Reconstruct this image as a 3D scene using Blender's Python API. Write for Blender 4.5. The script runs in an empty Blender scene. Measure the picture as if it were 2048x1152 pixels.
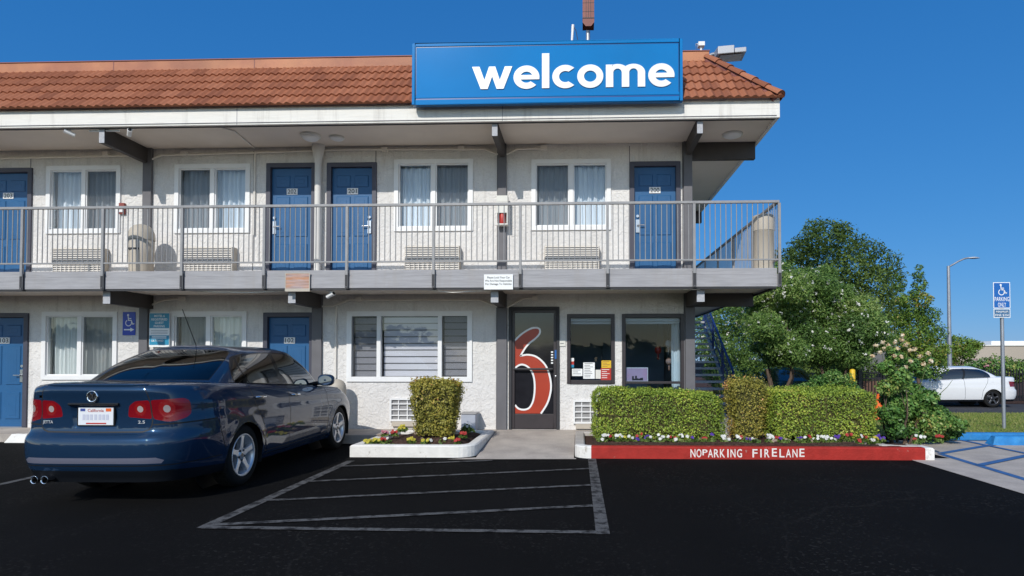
import bpy, bmesh, math, random
import numpy as np
from mathutils import Vector, Matrix, Euler
R = math.radians
random.seed(7)
SC = bpy.context.scene
COL = SC.collection

# ------------------------------------------------------------------ camera
FPX, CX, CY, EYE = 1220.0, 1117.0, 692.0, 1.31
YAW, PITCH = 2.0, 1.3
cam_rot = Euler((R(90 + PITCH), 0, R(YAW)), 'XYZ')
CM = cam_rot.to_matrix()
def ray(px, py):
    return CM @ Vector(((px - CX) / FPX, (CY - py) / FPX, -1.0))
def at(px, py, Y):
    d = ray(px, py); t = Y / d.y
    return d.x * t, EYE + d.z * t
def gnd(px, py, z=0.0):
    d = ray(px, py); t = (z - EYE) / d.z
    return d.x * t, d.y * t
cd = bpy.data.cameras.new('Camera')
cam = bpy.data.objects.new('Camera', cd); COL.objects.link(cam)
cam.location = (0, 0, EYE); cam.rotation_euler = cam_rot
cd.sensor_width = 36; cd.lens = FPX / 2048 * 36
cd.shift_x = (1024 - CX) / 2048; cd.shift_y = (CY - 576) / 2048
cd.clip_end = 2000; cd.clip_start = 0.05
SC.camera = cam

W, F = 10.34, 9.24           # wall plane and front plane of balcony / eaves

# ------------------------------------------------------------------ mesh builder
class MB:
    def __init__(s): s.v = []; s.f = []; s.m = []; s.sm = []; s.attr = []
    def face(s, pts, m=0, smooth=False, a=0.5):
        n = len(s.v); s.v += [tuple(p) for p in pts]
        s.f.append(tuple(range(n, n + len(pts)))); s.m.append(m); s.sm.append(smooth); s.attr.append(a)
    def raw(s, verts, faces, m=0, smooth=False, a=0.5):
        n = len(s.v); s.v += [tuple(p) for p in verts]
        for f in faces:
            s.f.append(tuple(i + n for i in f)); s.m.append(m); s.sm.append(smooth); s.attr.append(a)
    def box(s, x0, y0, z0, x1, y1, z1, m=0):
        if x0 > x1: x0, x1 = x1, x0
        if y0 > y1: y0, y1 = y1, y0
        if z0 > z1: z0, z1 = z1, z0
        v = [(x0,y0,z0),(x1,y0,z0),(x1,y1,z0),(x0,y1,z0),(x0,y0,z1),(x1,y0,z1),(x1,y1,z1),(x0,y1,z1)]
        s.raw(v, [(0,3,2,1),(4,5,6,7),(0,1,5,4),(1,2,6,5),(2,3,7,6),(3,0,4,7)], m)
        return s
    def obox(s, c, sx, sy, sz, rot, m=0):
        v = []
        for dz in (-.5, .5):
            for dx, dy in ((-.5,-.5),(.5,-.5),(.5,.5),(-.5,.5)):
                v.append(Vector(c) + rot @ Vector((dx*sx, dy*sy, dz*sz)))
        s.raw(v, [(0,3,2,1),(4,5,6,7),(0,1,5,4),(1,2,6,5),(2,3,7,6),(3,0,4,7)], m)
        return s
    def frus(s, x0, z0, x1, z1, y, ins, h, m=0):
        """raised (h>0, towards -Y) panel with sloped edges on a plane y"""
        o = [(x0,y,z0),(x1,y,z0),(x1,y,z1),(x0,y,z1)]
        i = [(x0+ins,y-h,z0+ins),(x1-ins,y-h,z0+ins),(x1-ins,y-h,z1-ins),(x0+ins,y-h,z1-ins)]
        s.raw(o+i, [(0,1,5,4),(1,2,6,5),(2,3,7,6),(3,0,4,7),(4,5,6,7)], m)
    def tube(s, pts, r, n=8, m=0, caps=True, r1=None, smooth=True):
        pts = [Vector(p) for p in pts]; rings = []
        k = len(pts)
        for i, p in enumerate(pts):
            if i == 0: d = pts[1] - p
            elif i == k-1: d = p - pts[-2]
            else: d = (pts[i+1]-p).normalized() + (p-pts[i-1]).normalized()
            d.normalize()
            up = Vector((0,0,1)) if abs(d.z) < .9 else Vector((1,0,0))
            a = d.cross(up).normalized(); b = d.cross(a).normalized()
            rr = r if r1 is None else r + (r1 - r) * i / (k-1)
            if callable(r): rr = r(i/(k-1))
            rings.append([p + (a*math.cos(2*math.pi*j/n) + b*math.sin(2*math.pi*j/n))*rr for j in range(n)])
        v = [q for ring in rings for q in ring]; f = []
        for i in range(k-1):
            for j in range(n):
                f.append((i*n+j, i*n+(j+1)%n, (i+1)*n+(j+1)%n, (i+1)*n+j))
        s.raw(v, f, m, smooth)
        if caps:
            s.face(rings[0], m); s.face(list(reversed(rings[-1])), m)
        return s
    def lathe(s, prof, n=24, c=(0,0,0), axis='Z', m=0, smooth=True):
        rows = []
        for r, h in prof:
            row = []
            for j in range(n):
                a = 2*math.pi*j/n; x, y = r*math.cos(a), r*math.sin(a)
                if axis == 'Z': p = (c[0]+x, c[1]+y, c[2]+h)
                elif axis == 'X': p = (c[0]+h, c[1]+x, c[2]+y)
                else: p = (c[0]+x, c[1]+h, c[2]+y)
                row.append(p)
            rows.append(row)
        v = [q for r_ in rows for q in r_]; f = []
        for i in range(len(rows)-1):
            for j in range(n):
                f.append((i*n+j, i*n+(j+1)%n, (i+1)*n+(j+1)%n, (i+1)*n+j))
        s.raw(v, f, m, smooth)
        return s
    def prism(s, poly, fn, d0, d1, m=0, mside=None):
        """poly of 2D points; fn(u,v,d)->3D; front at d0, back at d1"""
        a = [fn(u, v, d0) for u, v in poly]; b = [fn(u, v, d1) for u, v in poly]
        s.face(a, m); s.face(list(reversed(b)), m)
        n = len(poly)
        for i in range(n):
            j = (i+1) % n
            s.face([a[i], b[i], b[j], a[j]], m if mside is None else mside)
        return s
    def text(s, st, x, z, h, y, m=0, w=None, off=0.0, align='C', fn=None):
        """lettering on a plane y facing -Y; h cap height; w forced width"""
        V, Fc = text_mesh(st, off)
        xs = [p[0] for p in V]; x0, x1 = min(xs), max(xs)
        sc = h / CAP; sx = sc if w is None else w / (x1 - x0)
        ox = {'C': (x0+x1)/2, 'L': x0, 'R': x1}[align]
        if fn is None: fn = lambda u, v: (u, y, v)
        s.raw([fn(x + (p[0]-ox)*sx, z + p[1]*sc) for p in V], Fc, m)
        return s
    def build(s, name, mats, parent=None, smooth=None, bevel=0, merge=False, autos=None):
        if not isinstance(mats, (list, tuple)): mats = [mats]
        off = Vector((0,0,0))
        p = parent
        while p is not None:
            off += p.location; p = p.parent
        V = np.array(s.v, dtype=np.float64)
        loc = None
        if parent is None:
            lo, hi = V.min(0), V.max(0)
            loc = Vector(((lo[0]+hi[0])/2, (lo[1]+hi[1])/2, lo[2])); off = loc
        V = V - np.array(off)
        me = bpy.data.meshes.new(name)
        me.from_pydata(V.tolist(), [], s.f)
        for mm in mats: me.materials.append(mm)
        me.polygons.foreach_set('material_index', s.m)
        me.polygons.foreach_set('use_smooth', s.sm if smooth is None else [smooth]*len(s.f))
        if len(set(s.attr)) > 1:
            at_ = me.attributes.new('rnd', 'FLOAT', 'FACE'); at_.data.foreach_set('value', s.attr)
        if bevel or merge:
            bm = bmesh.new(); bm.from_mesh(me)
            bmesh.ops.remove_doubles(bm, verts=bm.verts, dist=1e-5)
            bmesh.ops.recalc_face_normals(bm, faces=bm.faces)
            if bevel:
                ed = [e for e in bm.edges if len(e.link_faces) == 2 and e.calc_face_angle() > .5]
                bmesh.ops.bevel(bm, geom=ed, offset=bevel, segments=2, affect='EDGES', profile=.5, clamp_overlap=True)
            bm.to_mesh(me); bm.free()
        me.update()
        o = bpy.data.objects.new(name, me); COL.objects.link(o)
        if parent is not None: o.parent = parent
        else: o.location = loc
        return o

def tag(o, label=None, cat=None, group=None, kind=None):
    if label: o['label'] = label
    if cat: o['category'] = cat
    if group: o['group'] = group
    if kind: o['kind'] = kind
    return o
def empty(name, loc, label, cat, group=None):
    o = bpy.data.objects.new(name, None); COL.objects.link(o); o.location = loc
    o.empty_display_size = .2
    return tag(o, label, cat, group)
def kids(o): return [c for c in bpy.data.objects if c.parent == o]
def copy_tree(o, parent=None):
    c = o.copy(); COL.objects.link(c); c.parent = parent
    for ch in kids(o): copy_tree(ch, c)
    return c

_tc = {}
def text_mesh(st, off=0.0):
    if (st, off) in _tc: return _tc[(st, off)]
    cu = bpy.data.curves.new('t', 'FONT'); cu.body = st; cu.size = 1; cu.offset = off; cu.resolution_u = 3
    ob = bpy.data.objects.new('t', cu); COL.objects.link(ob)
    dg = bpy.context.evaluated_depsgraph_get()
    me = bpy.data.meshes.new_from_object(ob.evaluated_get(dg))
    V = [(v.co.x, v.co.y) for v in me.vertices]; Fc = [tuple(p.vertices) for p in me.polygons]
    bpy.data.objects.remove(ob); bpy.data.curves.remove(cu); bpy.data.meshes.remove(me)
    _tc[(st, off)] = (V, Fc); return V, Fc
CAP = 1.0
_v, _ = text_mesh('H'); CAP = max(p[1] for p in _v)

# ------------------------------------------------------------------ materials
def newmat(name):
    m = bpy.data.materials.new(name); m.use_nodes = True
    nt = m.node_tree; b = nt.nodes['Principled BSDF']
    return m, nt, b
def mk(name, col, rough=.6, metal=0, spec=.5, var=None, bump=None, coat=0, col2=None, ior=1.5, stretch=None, mixpos=(.4,.65), fine=None):
    """var=(scale, amount) multiplies colour by noise; col2 blends patches; bump=(scale, strength, distance)"""
    m, nt, b = newmat(name); N, L = nt.nodes, nt.links
    b.inputs['Base Color'].default_value = (*col, 1); b.inputs['Roughness'].default_value = rough
    b.inputs['Metallic'].default_value = metal; b.inputs['Specular IOR Level'].default_value = spec
    b.inputs['IOR'].default_value = ior
    if coat:
        b.inputs['Coat Weight'].default_value = coat; b.inputs['Coat Roughness'].default_value = .03
    if var or bump or col2:
        g = N.new('ShaderNodeNewGeometry'); vec = g.outputs['Position']
        if stretch:
            mp = N.new('ShaderNodeMapping'); mp.inputs['Scale'].default_value = stretch
            L.new(vec, mp.inputs['Vector']); vec = mp.outputs['Vector']
    src = None
    if col2:
        n = N.new('ShaderNodeTexNoise'); n.inputs['Scale'].default_value = (var or (2, 0))[0] * .6; n.inputs['Detail'].default_value = 8
        n.inputs['Roughness'].default_value = .65
        L.new(vec, n.inputs['Vector'])
        rp = N.new('ShaderNodeValToRGB'); rp.color_ramp.elements[0].position = mixpos[0]; rp.color_ramp.elements[1].position = mixpos[1]
        rp.color_ramp.elements[0].color = (*col, 1); rp.color_ramp.elements[1].color = (*col2, 1)
        L.new(n.outputs['Fac'], rp.inputs['Fac']); src = rp.outputs['Color']
    if var:
        n = N.new('ShaderNodeTexNoise'); n.inputs['Scale'].default_value = var[0]; n.inputs['Detail'].default_value = 6
        L.new(vec, n.inputs['Vector'])
        mr = N.new('ShaderNodeMapRange'); mr.inputs['From Min'].default_value = .3; mr.inputs['From Max'].default_value = .7
        mr.inputs['To Min'].default_value = 1 - var[1]; mr.inputs['To Max'].default_value = 1 + var[1]
        L.new(n.outputs['Fac'], mr.inputs['Value'])
        mx = N.new('ShaderNodeVectorMath'); mx.operation = 'SCALE'
        if src is None: mx.inputs[0].default_value = col
        else: L.new(src, mx.inputs[0])
        L.new(mr.outputs['Result'], mx.inputs['Scale']); src = mx.outputs['Vector']
    if fine:
        n = N.new('ShaderNodeTexNoise'); n.inputs['Scale'].default_value = fine[0]; n.inputs['Detail'].default_value = 3
        L.new(vec, n.inputs['Vector'])
        mr = N.new('ShaderNodeMapRange'); mr.inputs['From Min'].default_value = .3; mr.inputs['From Max'].default_value = .7
        mr.inputs['To Min'].default_value = 1 - fine[1]; mr.inputs['To Max'].default_value = 1 + fine[1]
        L.new(n.outputs['Fac'], mr.inputs['Value'])
        mx = N.new('ShaderNodeVectorMath'); mx.operation = 'SCALE'
        L.new(src, mx.inputs[0]); L.new(mr.outputs['Result'], mx.inputs['Scale']); src = mx.outputs['Vector']
    if src is not None: L.new(src, b.inputs['Base Color'])
    if bump:
        n = N.new('ShaderNodeTexNoise'); n.inputs['Scale'].default_value = bump[0]; n.inputs['Detail'].default_value = 5
        L.new(vec, n.inputs['Vector'])
        bp = N.new('ShaderNodeBump'); bp.inputs['Strength'].default_value = bump[1]; bp.inputs['Distance'].default_value = bump[2]
        L.new(n.outputs['Fac'], bp.inputs['Height']); L.new(bp.outputs['Normal'], b.inputs['Normal'])
    return m
def ramp_mat(name, stops, rough=.6, trans=0.0, spec=.3):
    """colour picked per face by the 'rnd' attribute (each leaf / tile its own tint)"""
    m, nt, b = newmat(name); N, L = nt.nodes, nt.links
    a = N.new('ShaderNodeAttribute'); a.attribute_name = 'rnd'
    rp = N.new('ShaderNodeValToRGB'); e = rp.color_ramp.elements
    while len(e) < len(stops): e.new(.5)
    for i, (p, c) in enumerate(stops): e[i].position = p; e[i].color = (*c, 1)
    L.new(a.outputs['Fac'], rp.inputs['Fac']); L.new(rp.outputs['Color'], b.inputs['Base Color'])
    b.inputs['Roughness'].default_value = rough; b.inputs['Specular IOR Level'].default_value = spec
    if trans:
        t = N.new('ShaderNodeBsdfTranslucent'); L.new(rp.outputs['Color'], t.inputs['Color'])
        mx = N.new('ShaderNodeMixShader'); mx.inputs['Fac'].default_value = trans
        out = N['Material Output']
        L.new(b.outputs['BSDF'], mx.inputs[1]); L.new(t.outputs['BSDF'], mx.inputs[2]); L.new(mx.outputs['Shader'], out.inputs['Surface'])
    return m
def glass_mat(name, tint=(.85,.92,.95), refl_ior=1.5, rough=.0, gain=1.0):
    m = bpy.data.materials.new(name); m.use_nodes = True; nt = m.node_tree; N, L = nt.nodes, nt.links
    N.remove(N['Principled BSDF']); out = N['Material Output']
    tr = N.new('ShaderNodeBsdfTransparent'); tr.inputs['Color'].default_value = (*tint, 1)
    gl = N.new('ShaderNodeBsdfGlossy'); gl.inputs['Roughness'].default_value = rough
    fr = N.new('ShaderNodeFresnel'); fr.inputs['IOR'].default_value = refl_ior
    mu = N.new('ShaderNodeMath'); mu.operation = 'MULTIPLY'; mu.inputs[1].default_value = gain; mu.use_clamp = True
    L.new(fr.outputs['Fac'], mu.inputs[0])
    mx = N.new('ShaderNodeMixShader'); L.new(mu.outputs['Value'], mx.inputs['Fac'])
    L.new(tr.outputs['BSDF'], mx.inputs[1]); L.new(gl.outputs['BSDF'], mx.inputs[2]); L.new(mx.outputs['Shader'], out.inputs['Surface'])
    return m
def mesh_screen_mat(name, col, opac):
    m = bpy.data.materials.new(name); m.use_nodes = True; nt = m.node_tree; N, L = nt.nodes, nt.links
    b = N['Principled BSDF']; out = N['Material Output']
    b.inputs['Base Color'].default_value = (*col, 1); b.inputs['Roughness'].default_value = .8
    tr = N.new('ShaderNodeBsdfTransparent')
    mx = N.new('ShaderNodeMixShader'); mx.inputs['Fac'].default_value = opac
    L.new(tr.outputs['BSDF'], mx.inputs[1]); L.new(b.outputs['BSDF'], mx.inputs[2]); L.new(mx.outputs['Shader'], out.inputs['Surface'])
    return m

M = {}
M['stucco'] = mk('stucco', (.72,.70,.68), .9, spec=.2, var=(1.3,.05), bump=(28,.55,.02), fine=(45,.05))
def stucco_bump(m):
    nt = m.node_tree; N, L = nt.nodes, nt.links; b = N['Principled BSDF']
    old = b.inputs['Normal'].links[0].from_node
    g = N.new('ShaderNodeNewGeometry'); n = N.new('ShaderNodeTexNoise'); n.inputs['Scale'].default_value = 6.5; n.inputs['Detail'].default_value = 4; n.inputs['Distortion'].default_value = 2.2
    L.new(g.outputs['Position'], n.inputs['Vector'])
    rp = N.new('ShaderNodeValToRGB'); rp.color_ramp.elements[0].position = .42; rp.color_ramp.elements[1].position = .58
    L.new(n.outputs['Fac'], rp.inputs['Fac'])
    bp = N.new('ShaderNodeBump'); bp.inputs['Strength'].default_value = .5; bp.inputs['Distance'].default_value = .012
    L.new(rp.outputs['Color'], bp.inputs['Height']); L.new(old.outputs['Normal'], bp.inputs['Normal']); L.new(bp.outputs['Normal'], b.inputs['Normal'])
stucco_bump(M['stucco'])
def stains(m, amt=.30):
    """rain streaks and splash dirt of irregular outline"""
    nt = m.node_tree; N, L = nt.nodes, nt.links; b = N['Principled BSDF']; src = b.inputs['Base Color'].links[0].from_socket
    g = N.new('ShaderNodeNewGeometry'); mp = N.new('ShaderNodeMapping'); mp.inputs['Scale'].default_value = (3.2,3.2,.32); L.new(g.outputs['Position'], mp.inputs['Vector'])
    n = N.new('ShaderNodeTexNoise'); n.inputs['Scale'].default_value = 1.6; n.inputs['Detail'].default_value = 9; n.inputs['Roughness'].default_value = .7; L.new(mp.outputs['Vector'], n.inputs['Vector'])
    r = N.new('ShaderNodeMapRange'); r.inputs['From Min'].default_value = .52; r.inputs['From Max'].default_value = .74; r.inputs['To Max'].default_value = amt; L.new(n.outputs['Fac'], r.inputs['Value'])
    mx = N.new('ShaderNodeMix'); mx.data_type = 'RGBA'; L.new(r.outputs['Result'], mx.inputs['Factor']); L.new(src, mx.inputs['A']); mx.inputs['B'].default_value = (.33,.30,.27,1)
    L.new(mx.outputs['Result'], b.inputs['Base Color'])
stains(M['stucco'], .42)
M['soffit'] = mk('soffit', (.74,.66,.58), .85, spec=.2, var=(1.5,.06), bump=(90,.2,.006))
M['fascia'] = mk('fascia', (.80,.78,.73), .7, spec=.3, col2=(.68,.65,.59), var=(5,.04), stretch=(.5,.5,8), bump=(18,.35,.006), mixpos=(.55,.75))
stains(M['fascia'], .45)
M['greywood'] = mk('greywood', (.355,.35,.365), .7, spec=.3, var=(5,.12), stretch=(.6,.6,7), bump=(20,.4,.006))
stains(M['greywood'], .4)
M['trimgrey'] = mk('trimgrey', (.26,.255,.285), .6, var=(3,.08))
M['beam'] = mk('beam', (.055,.048,.046), .65, var=(4,.15), bump=(30,.2,.004))
M['post'] = mk('post', (.13,.127,.138), .6, var=(4,.1))
M['endgrain'] = mk('endgrain', (.42,.43,.46), .7, var=(30,.12))
M['rail'] = mk('rail', (.285,.282,.285), .45, spec=.5, var=(9,.1))
M['white'] = mk('white', (.80,.80,.80), .45, var=(3,.03))
M['offwhite'] = mk('offwhite', (.70,.69,.64), .5, var=(4,.04))
M['beige'] = mk('beige', (.48,.43,.36), .6, var=(3,.06))
M['conduit'] = mk('conduit', (.80,.76,.70), .6)
M['doorframe'] = mk('doorframe', (.055,.055,.08), .5, var=(4,.1))
M['blue'] = mk('door_blue', (.018,.102,.250), .42, spec=.4, var=(2.5,.08), bump=(60,.06,.003))
M['black'] = mk('black', (.012,.012,.014), .5)
M['dark'] = mk('dark', (.03,.03,.035), .6)
M['bronze'] = mk('bronze', (.038,.030,.033), .4, spec=.5, var=(6,.1))
M['steel'] = mk('steel', (.55,.56,.58), .3, metal=1)
M['galv'] = mk('galv', (.36,.38,.42), .45, metal=.6, var=(5,.1))
M['chrome'] = mk('chrome', (.8,.8,.82), .08, metal=1)
M['red'] = mk('red', (.45,.03,.02), .4)
M['yellow'] = mk('yellow', (.75,.48,.02), .5, var=(6,.1))
M['glass'] = glass_mat('glass', (.96,.98,.99), 1.5, gain=1.7)
M['officeglass'] = glass_mat('officeglass', (.66,.76,.84), 1.5, gain=.8)
M['screen'] = mesh_screen_mat('screen', (.07,.075,.085), .42)
M['curtain'] = mk('curtain', (.76,.80,.80), .9, spec=.1)
M['curtain_b'] = mk('curtain_b', (.76,.82,.88), .9, spec=.1)
M['blind'] = mk('blind', (.66,.66,.72), .7, spec=.2)
M['office_in'] = mk('office_in', (.42,.50,.60), .9)
M['interior'] = mk('interior', (.05,.06,.075), .9)
M['concrete'] = mk('concrete', (.47,.42,.37), .85, spec=.2, col2=(.36,.32,.29), var=(3,.10), bump=(60,.35,.006), fine=(60,.10), mixpos=(.42,.68))
M['kerbwhite'] = mk('kerbwhite', (.78,.76,.72), .8, spec=.2, col2=(.38,.34,.29), var=(9,.06), bump=(35,.5,.01), mixpos=(.58,.70))
M['kerbred'] = mk('kerbred', (.36,.025,.018), .65, spec=.3, col2=(.42,.25,.21), var=(9,.14), bump=(35,.45,.01), mixpos=(.635,.68))
M['kerbconc'] = mk('kerbconc', (.46,.43,.40), .85, spec=.2, var=(8,.12), bump=(40,.4,.01))
M['bluepaint'] = mk('bluepaint', (.02,.20,.50), .6, var=(8,.15), bump=(30,.3,.01), col2=(.05,.27,.55), mixpos=(.55,.75))
M['bluestripe'] = mk('bluestripe', (.045,.13,.31), .8, spec=.2, var=(14,.2))
M['soil'] = mk('soil', (.075,.045,.035), .95, spec=.1, var=(25,.4), bump=(40,1,.03))
M['rock'] = mk('rock', (.42,.34,.27), .85, spec=.2, var=(9,.22), bump=(14,.7,.02), col2=(.30,.23,.18))
M['bark'] = mk('bark', (.14,.10,.075), .95, spec=.1, var=(8,.3), stretch=(3,3,.6), bump=(20,1,.03))
M['sign_blue'] = mk('sign_blue', (.001,.185,.50), .10, spec=.4, var=(.8,.08), coat=.55)
M['sign_line'] = mk('sign_line', (.001,.05,.22), .3)
M['sign_frame'] = mk('sign_frame', (.003,.13,.36), .3, spec=.5)
M['signwhite'] = mk('signwhite', (.85,.86,.86), .35)
M['hcblue'] = mk('hcblue', (.012,.055,.45), .4)
M['hcblue_b'] = mk('hcblue_b', (.01,.12,.42), .35)
M['teal'] = mk('teal', (.02,.25,.42), .4)
M['orange_faded'] = mk('orange_faded', (.50,.25,.14), .8, var=(10,.25), stretch=(.4,.4,4), col2=(.40,.32,.32))
M['redbrown'] = mk('redbrown', (.22,.075,.06), .6, var=(3,.1))
M['six_red'] = mk('six_red', (.38,.045,.02), .3, var=(3,.08))
M['doorblack'] = mk('doorblack', (.016,.016,.020), .06, spec=.5, var=(6,.2))
M['farwall'] = mk('farwall', (.42,.37,.31), .9, spec=.1, var=(.2,.06))
M['fence'] = mk('fence', (.012,.012,.014), .5)
M['fenceboard'] = mk('fenceboard', (.16,.09,.065), .9, var=(3,.25), stretch=(6,6,.4))
M['orange'] = mk('orange', (.75,.12,.01), .5)
M['rail_blue'] = mk('rail_blue', (.012,.03,.13), .4)
M['tread'] = mk('tread', (.36,.37,.39), .8, var=(4,.15))
M['tile'] = ramp_mat('tile', [(0,(.22,.080,.046)),(.5,(.32,.118,.062)),(1,(.41,.165,.092))], .8, spec=.2)
M['coping'] = mk('coping', (.48,.20,.095), .6, var=(1.5,.15), stretch=(1,1,1), col2=(.36,.13,.07))
# ------------------------------------------------------------------ ground
M['asphalt'] = mk('asphalt', (.0068,.0068,.0070), .95, spec=.05, var=(.7,.18), bump=(160,.35,.006), fine=(120,.35))
def asphalt_detail(m):
    nt = m.node_tree; N, L = nt.nodes, nt.links; b = N['Principled BSDF']; src = b.inputs['Base Color'].links[0].from_socket
    g = N.new('ShaderNodeNewGeometry')
    v = N.new('ShaderNodeTexVoronoi'); v.feature = 'F1'; v.inputs['Scale'].default_value = 55; L.new(g.outputs['Position'], v.inputs['Vector'])
    n = N.new('ShaderNodeTexNoise'); n.inputs['Scale'].default_value = .8; n.inputs['Detail'].default_value = 7; L.new(g.outputs['Position'], n.inputs['Vector'])
    wn = N.new('ShaderNodeSeparateColor'); L.new(v.outputs['Color'], wn.inputs[0])
    r = N.new('ShaderNodeMapRange'); r.inputs['From Min'].default_value = .86; r.inputs['From Max'].default_value = 1; r.inputs['To Max'].default_value = .85; L.new(wn.outputs[0], r.inputs['Value'])
    m2 = N.new('ShaderNodeMath'); m2.operation = 'MULTIPLY'; L.new(r.outputs['Result'], m2.inputs[0])
    rp = N.new('ShaderNodeMapRange'); rp.inputs['From Min'].default_value = .42; rp.inputs['From Max'].default_value = .62; L.new(n.outputs['Fac'], rp.inputs['Value']); L.new(rp.outputs['Result'], m2.inputs[1])
    mx = N.new('ShaderNodeMix'); mx.data_type = 'RGBA'; L.new(m2.outputs[0], mx.inputs['Factor']); L.new(src, mx.inputs['A']); mx.inputs['B'].default_value = (.030,.029,.028,1)
    # hairline cracks
    wv = N.new('ShaderNodeTexVoronoi'); wv.feature = 'DISTANCE_TO_EDGE'; wv.inputs['Scale'].default_value = .42
    ad = N.new('ShaderNodeVectorMath'); ad.operation = 'MULTIPLY_ADD'; L.new(n.outputs['Color'], ad.inputs[0]); ad.inputs[1].default_value = (.9,.9,0); L.new(g.outputs['Position'], ad.inputs[2]); L.new(ad.outputs['Vector'], wv.inputs['Vector'])
    cr = N.new('ShaderNodeMapRange'); cr.inputs['From Min'].default_value = .0; cr.inputs['From Max'].default_value = .005; cr.inputs['To Min'].default_value = .55; cr.inputs['To Max'].default_value = 0; L.new(wv.outputs['Distance'], cr.inputs['Value'])
    mc = N.new('ShaderNodeMath'); mc.operation = 'MULTIPLY'; L.new(cr.outputs['Result'], mc.inputs[0]); L.new(rp.outputs['Result'], mc.inputs[1])
    my = N.new('ShaderNodeMix'); my.data_type = 'RGBA'; L.new(mc.outputs[0], my.inputs['Factor']); L.new(mx.outputs['Result'], my.inputs['A']); my.inputs['B'].default_value = (.022,.021,.020,1)
    L.new(my.outputs['Result'], b.inputs['Base Color'])
asphalt_detail(M['asphalt'])
M['line'] = mk('line', (.105,.105,.105), .85, spec=.15, col2=(.022,.022,.023), var=(16,.1), mixpos=(.47,.60), fine=(90,.25))
M['roadfar'] = mk('roadfar', (.06,.06,.065), .9, spec=.2, var=(2,.1))
M['lawn'] = mk('lawn', (.17,.23,.045), .95, spec=.1, var=(1.2,.22), col2=(.26,.24,.08), bump=(60,1,.03))
def tz(x, y):
    """terrain height: flat by the motel, falling gently behind and to the right"""
    if y < 12: return 0.0
    return -.40 * min(1, (y-12)/10.0)
def sheet(name, xs, ys, m, dz=0.0, zf=tz):
    mb = MB(); n = len(ys)
    V = [(x, y, zf(x, y)+dz) for x in xs for y in ys]
    Fc = [(i*n+j, (i+1)*n+j, (i+1)*n+j+1, i*n+j+1) for i in range(len(xs)-1) for j in range(n-1)]
    mb.raw(V, Fc, 0, True); o = mb.build(name, m); return tag(o, kind='structure')
sheet('ground', [-400,-60,-20,-8,0,4,10,20,60,400], [-400,-60,-20,0,6,12,14,16,18,20,22,30,60,200,900], M['asphalt'], -.001)
def flat(name, poly, z, m, kind='structure'):
    mb = MB(); mb.face([(x, y, z) for x, y in poly]); o = mb.build(name, m); return tag(o, kind=kind)
# concrete apron to the right
bx = gnd(1812, 917)[0]
SWZ = .13
mb = MB()
mb.face([(bx,-3,.004),(30,-3,.004),(30,10.1,.004),(4.9,10.1,.004),(4.9,8.3,.004),(bx,8.3,.004)])
tag(mb.build('concrete_pavement', M['concrete']), kind='structure')
# sidewalk along the wall with its drop to the asphalt, and the sloping walk to the office door
mb = MB()
mb.box(-15, 9.45, -.05, -3.12, W+.3, SWZ)
mb.box(-3.12, 10.0, -.05, -1.39, W+.3, SWZ)
mb.face([(-1.39,8.12,.003),(-.08,8.12,.003),(-.08,W-.05,SWZ),(-1.39,W-.05,SWZ)])
mb.face([(-1.39,8.12,.003),(-1.39,W-.05,SWZ),(-1.39,W-.05,-.05),(-1.39,8.12,-.05)])
mb.box(-1.39, W-.05, -.05, -.08, W+.3, SWZ)
mb.box(-.08, 9.88, -.05, 3.2, W+.3, SWZ)
mb.box(1.95, W+.3, -.05, 3.2, 17.0, SWZ-.002)
tag(mb.build('sidewalk', M['concrete']), kind='structure')
flat('walk_edge', [(-1.75,7.98),(-.05,8.06),(-.05,8.13),(-1.40,8.14)], .006, M['concrete'])
# painted bay
def stripe(mb, a, b, w, z=.004):
    a, b = Vector((*a, z)), Vector((*b, z)); d = (b-a).normalized(); n = Vector((-d.y, d.x, 0))*w/2
    mb.face([a-n, b-n, b+n, a+n])
LN = [((702,922),(404,1057),.10),((1184,918),(1206,1069),.105),((408,1056),(1196,1066),.075),
      ((668,934),(985,921.5),.07),((612,964),(1179,938),.07),((530,1002),(1181,971),.07),((425,1051),(1186,1012.5),.075)]
for i, (a, b, w) in enumerate(LN):
    mb = MB(); stripe(mb, gnd(*a), gnd(*b), w, .004 if i < 2 else .0075)
    tag(mb.build('parking_line', M['line']), kind='structure')
mb = MB(); stripe(mb, gnd(-60,983), gnd(95,948), .09); tag(mb.build('parking_line', M['line']), kind='structure')
# blue hatching on the accessible aisle
BL = [((1882,909),(2110,978),.10),((1880,908),(2000,888),.10),((1843,886),(1918,879),.08),((1912,879),(2110,920),.08),((1958,932),(2110,901),.10)]
for i, (a, b, w) in enumerate(BL):
    mb = MB(); stripe(mb, gnd(*a), gnd(*b), w, .008 + .0012*i)
    tag(mb.build('blue_line', M['bluestripe']), kind='structure')
mb = MB(); stripe(mb, gnd(1826,878), gnd(1840,886), .06, .008); tag(mb.build('blue_line', M['bluestripe']), kind='structure')
# lawn, road behind
XS = [4.95,6,7,8,9,10,12,15,20,40]; YS = [10.3,11,12,13,14,15,16,17]
lawn = sheet('lawn', XS, YS, M['lawn'], .06)
sheet('road', [4.4,8,20,60,120], [17.3,19,22,24.2], M['roadfar'], .004)
sheet('dirt', [1.5,5,12,40,90], [24.3,26,30,40,60], M['soil'], .01)

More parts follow.
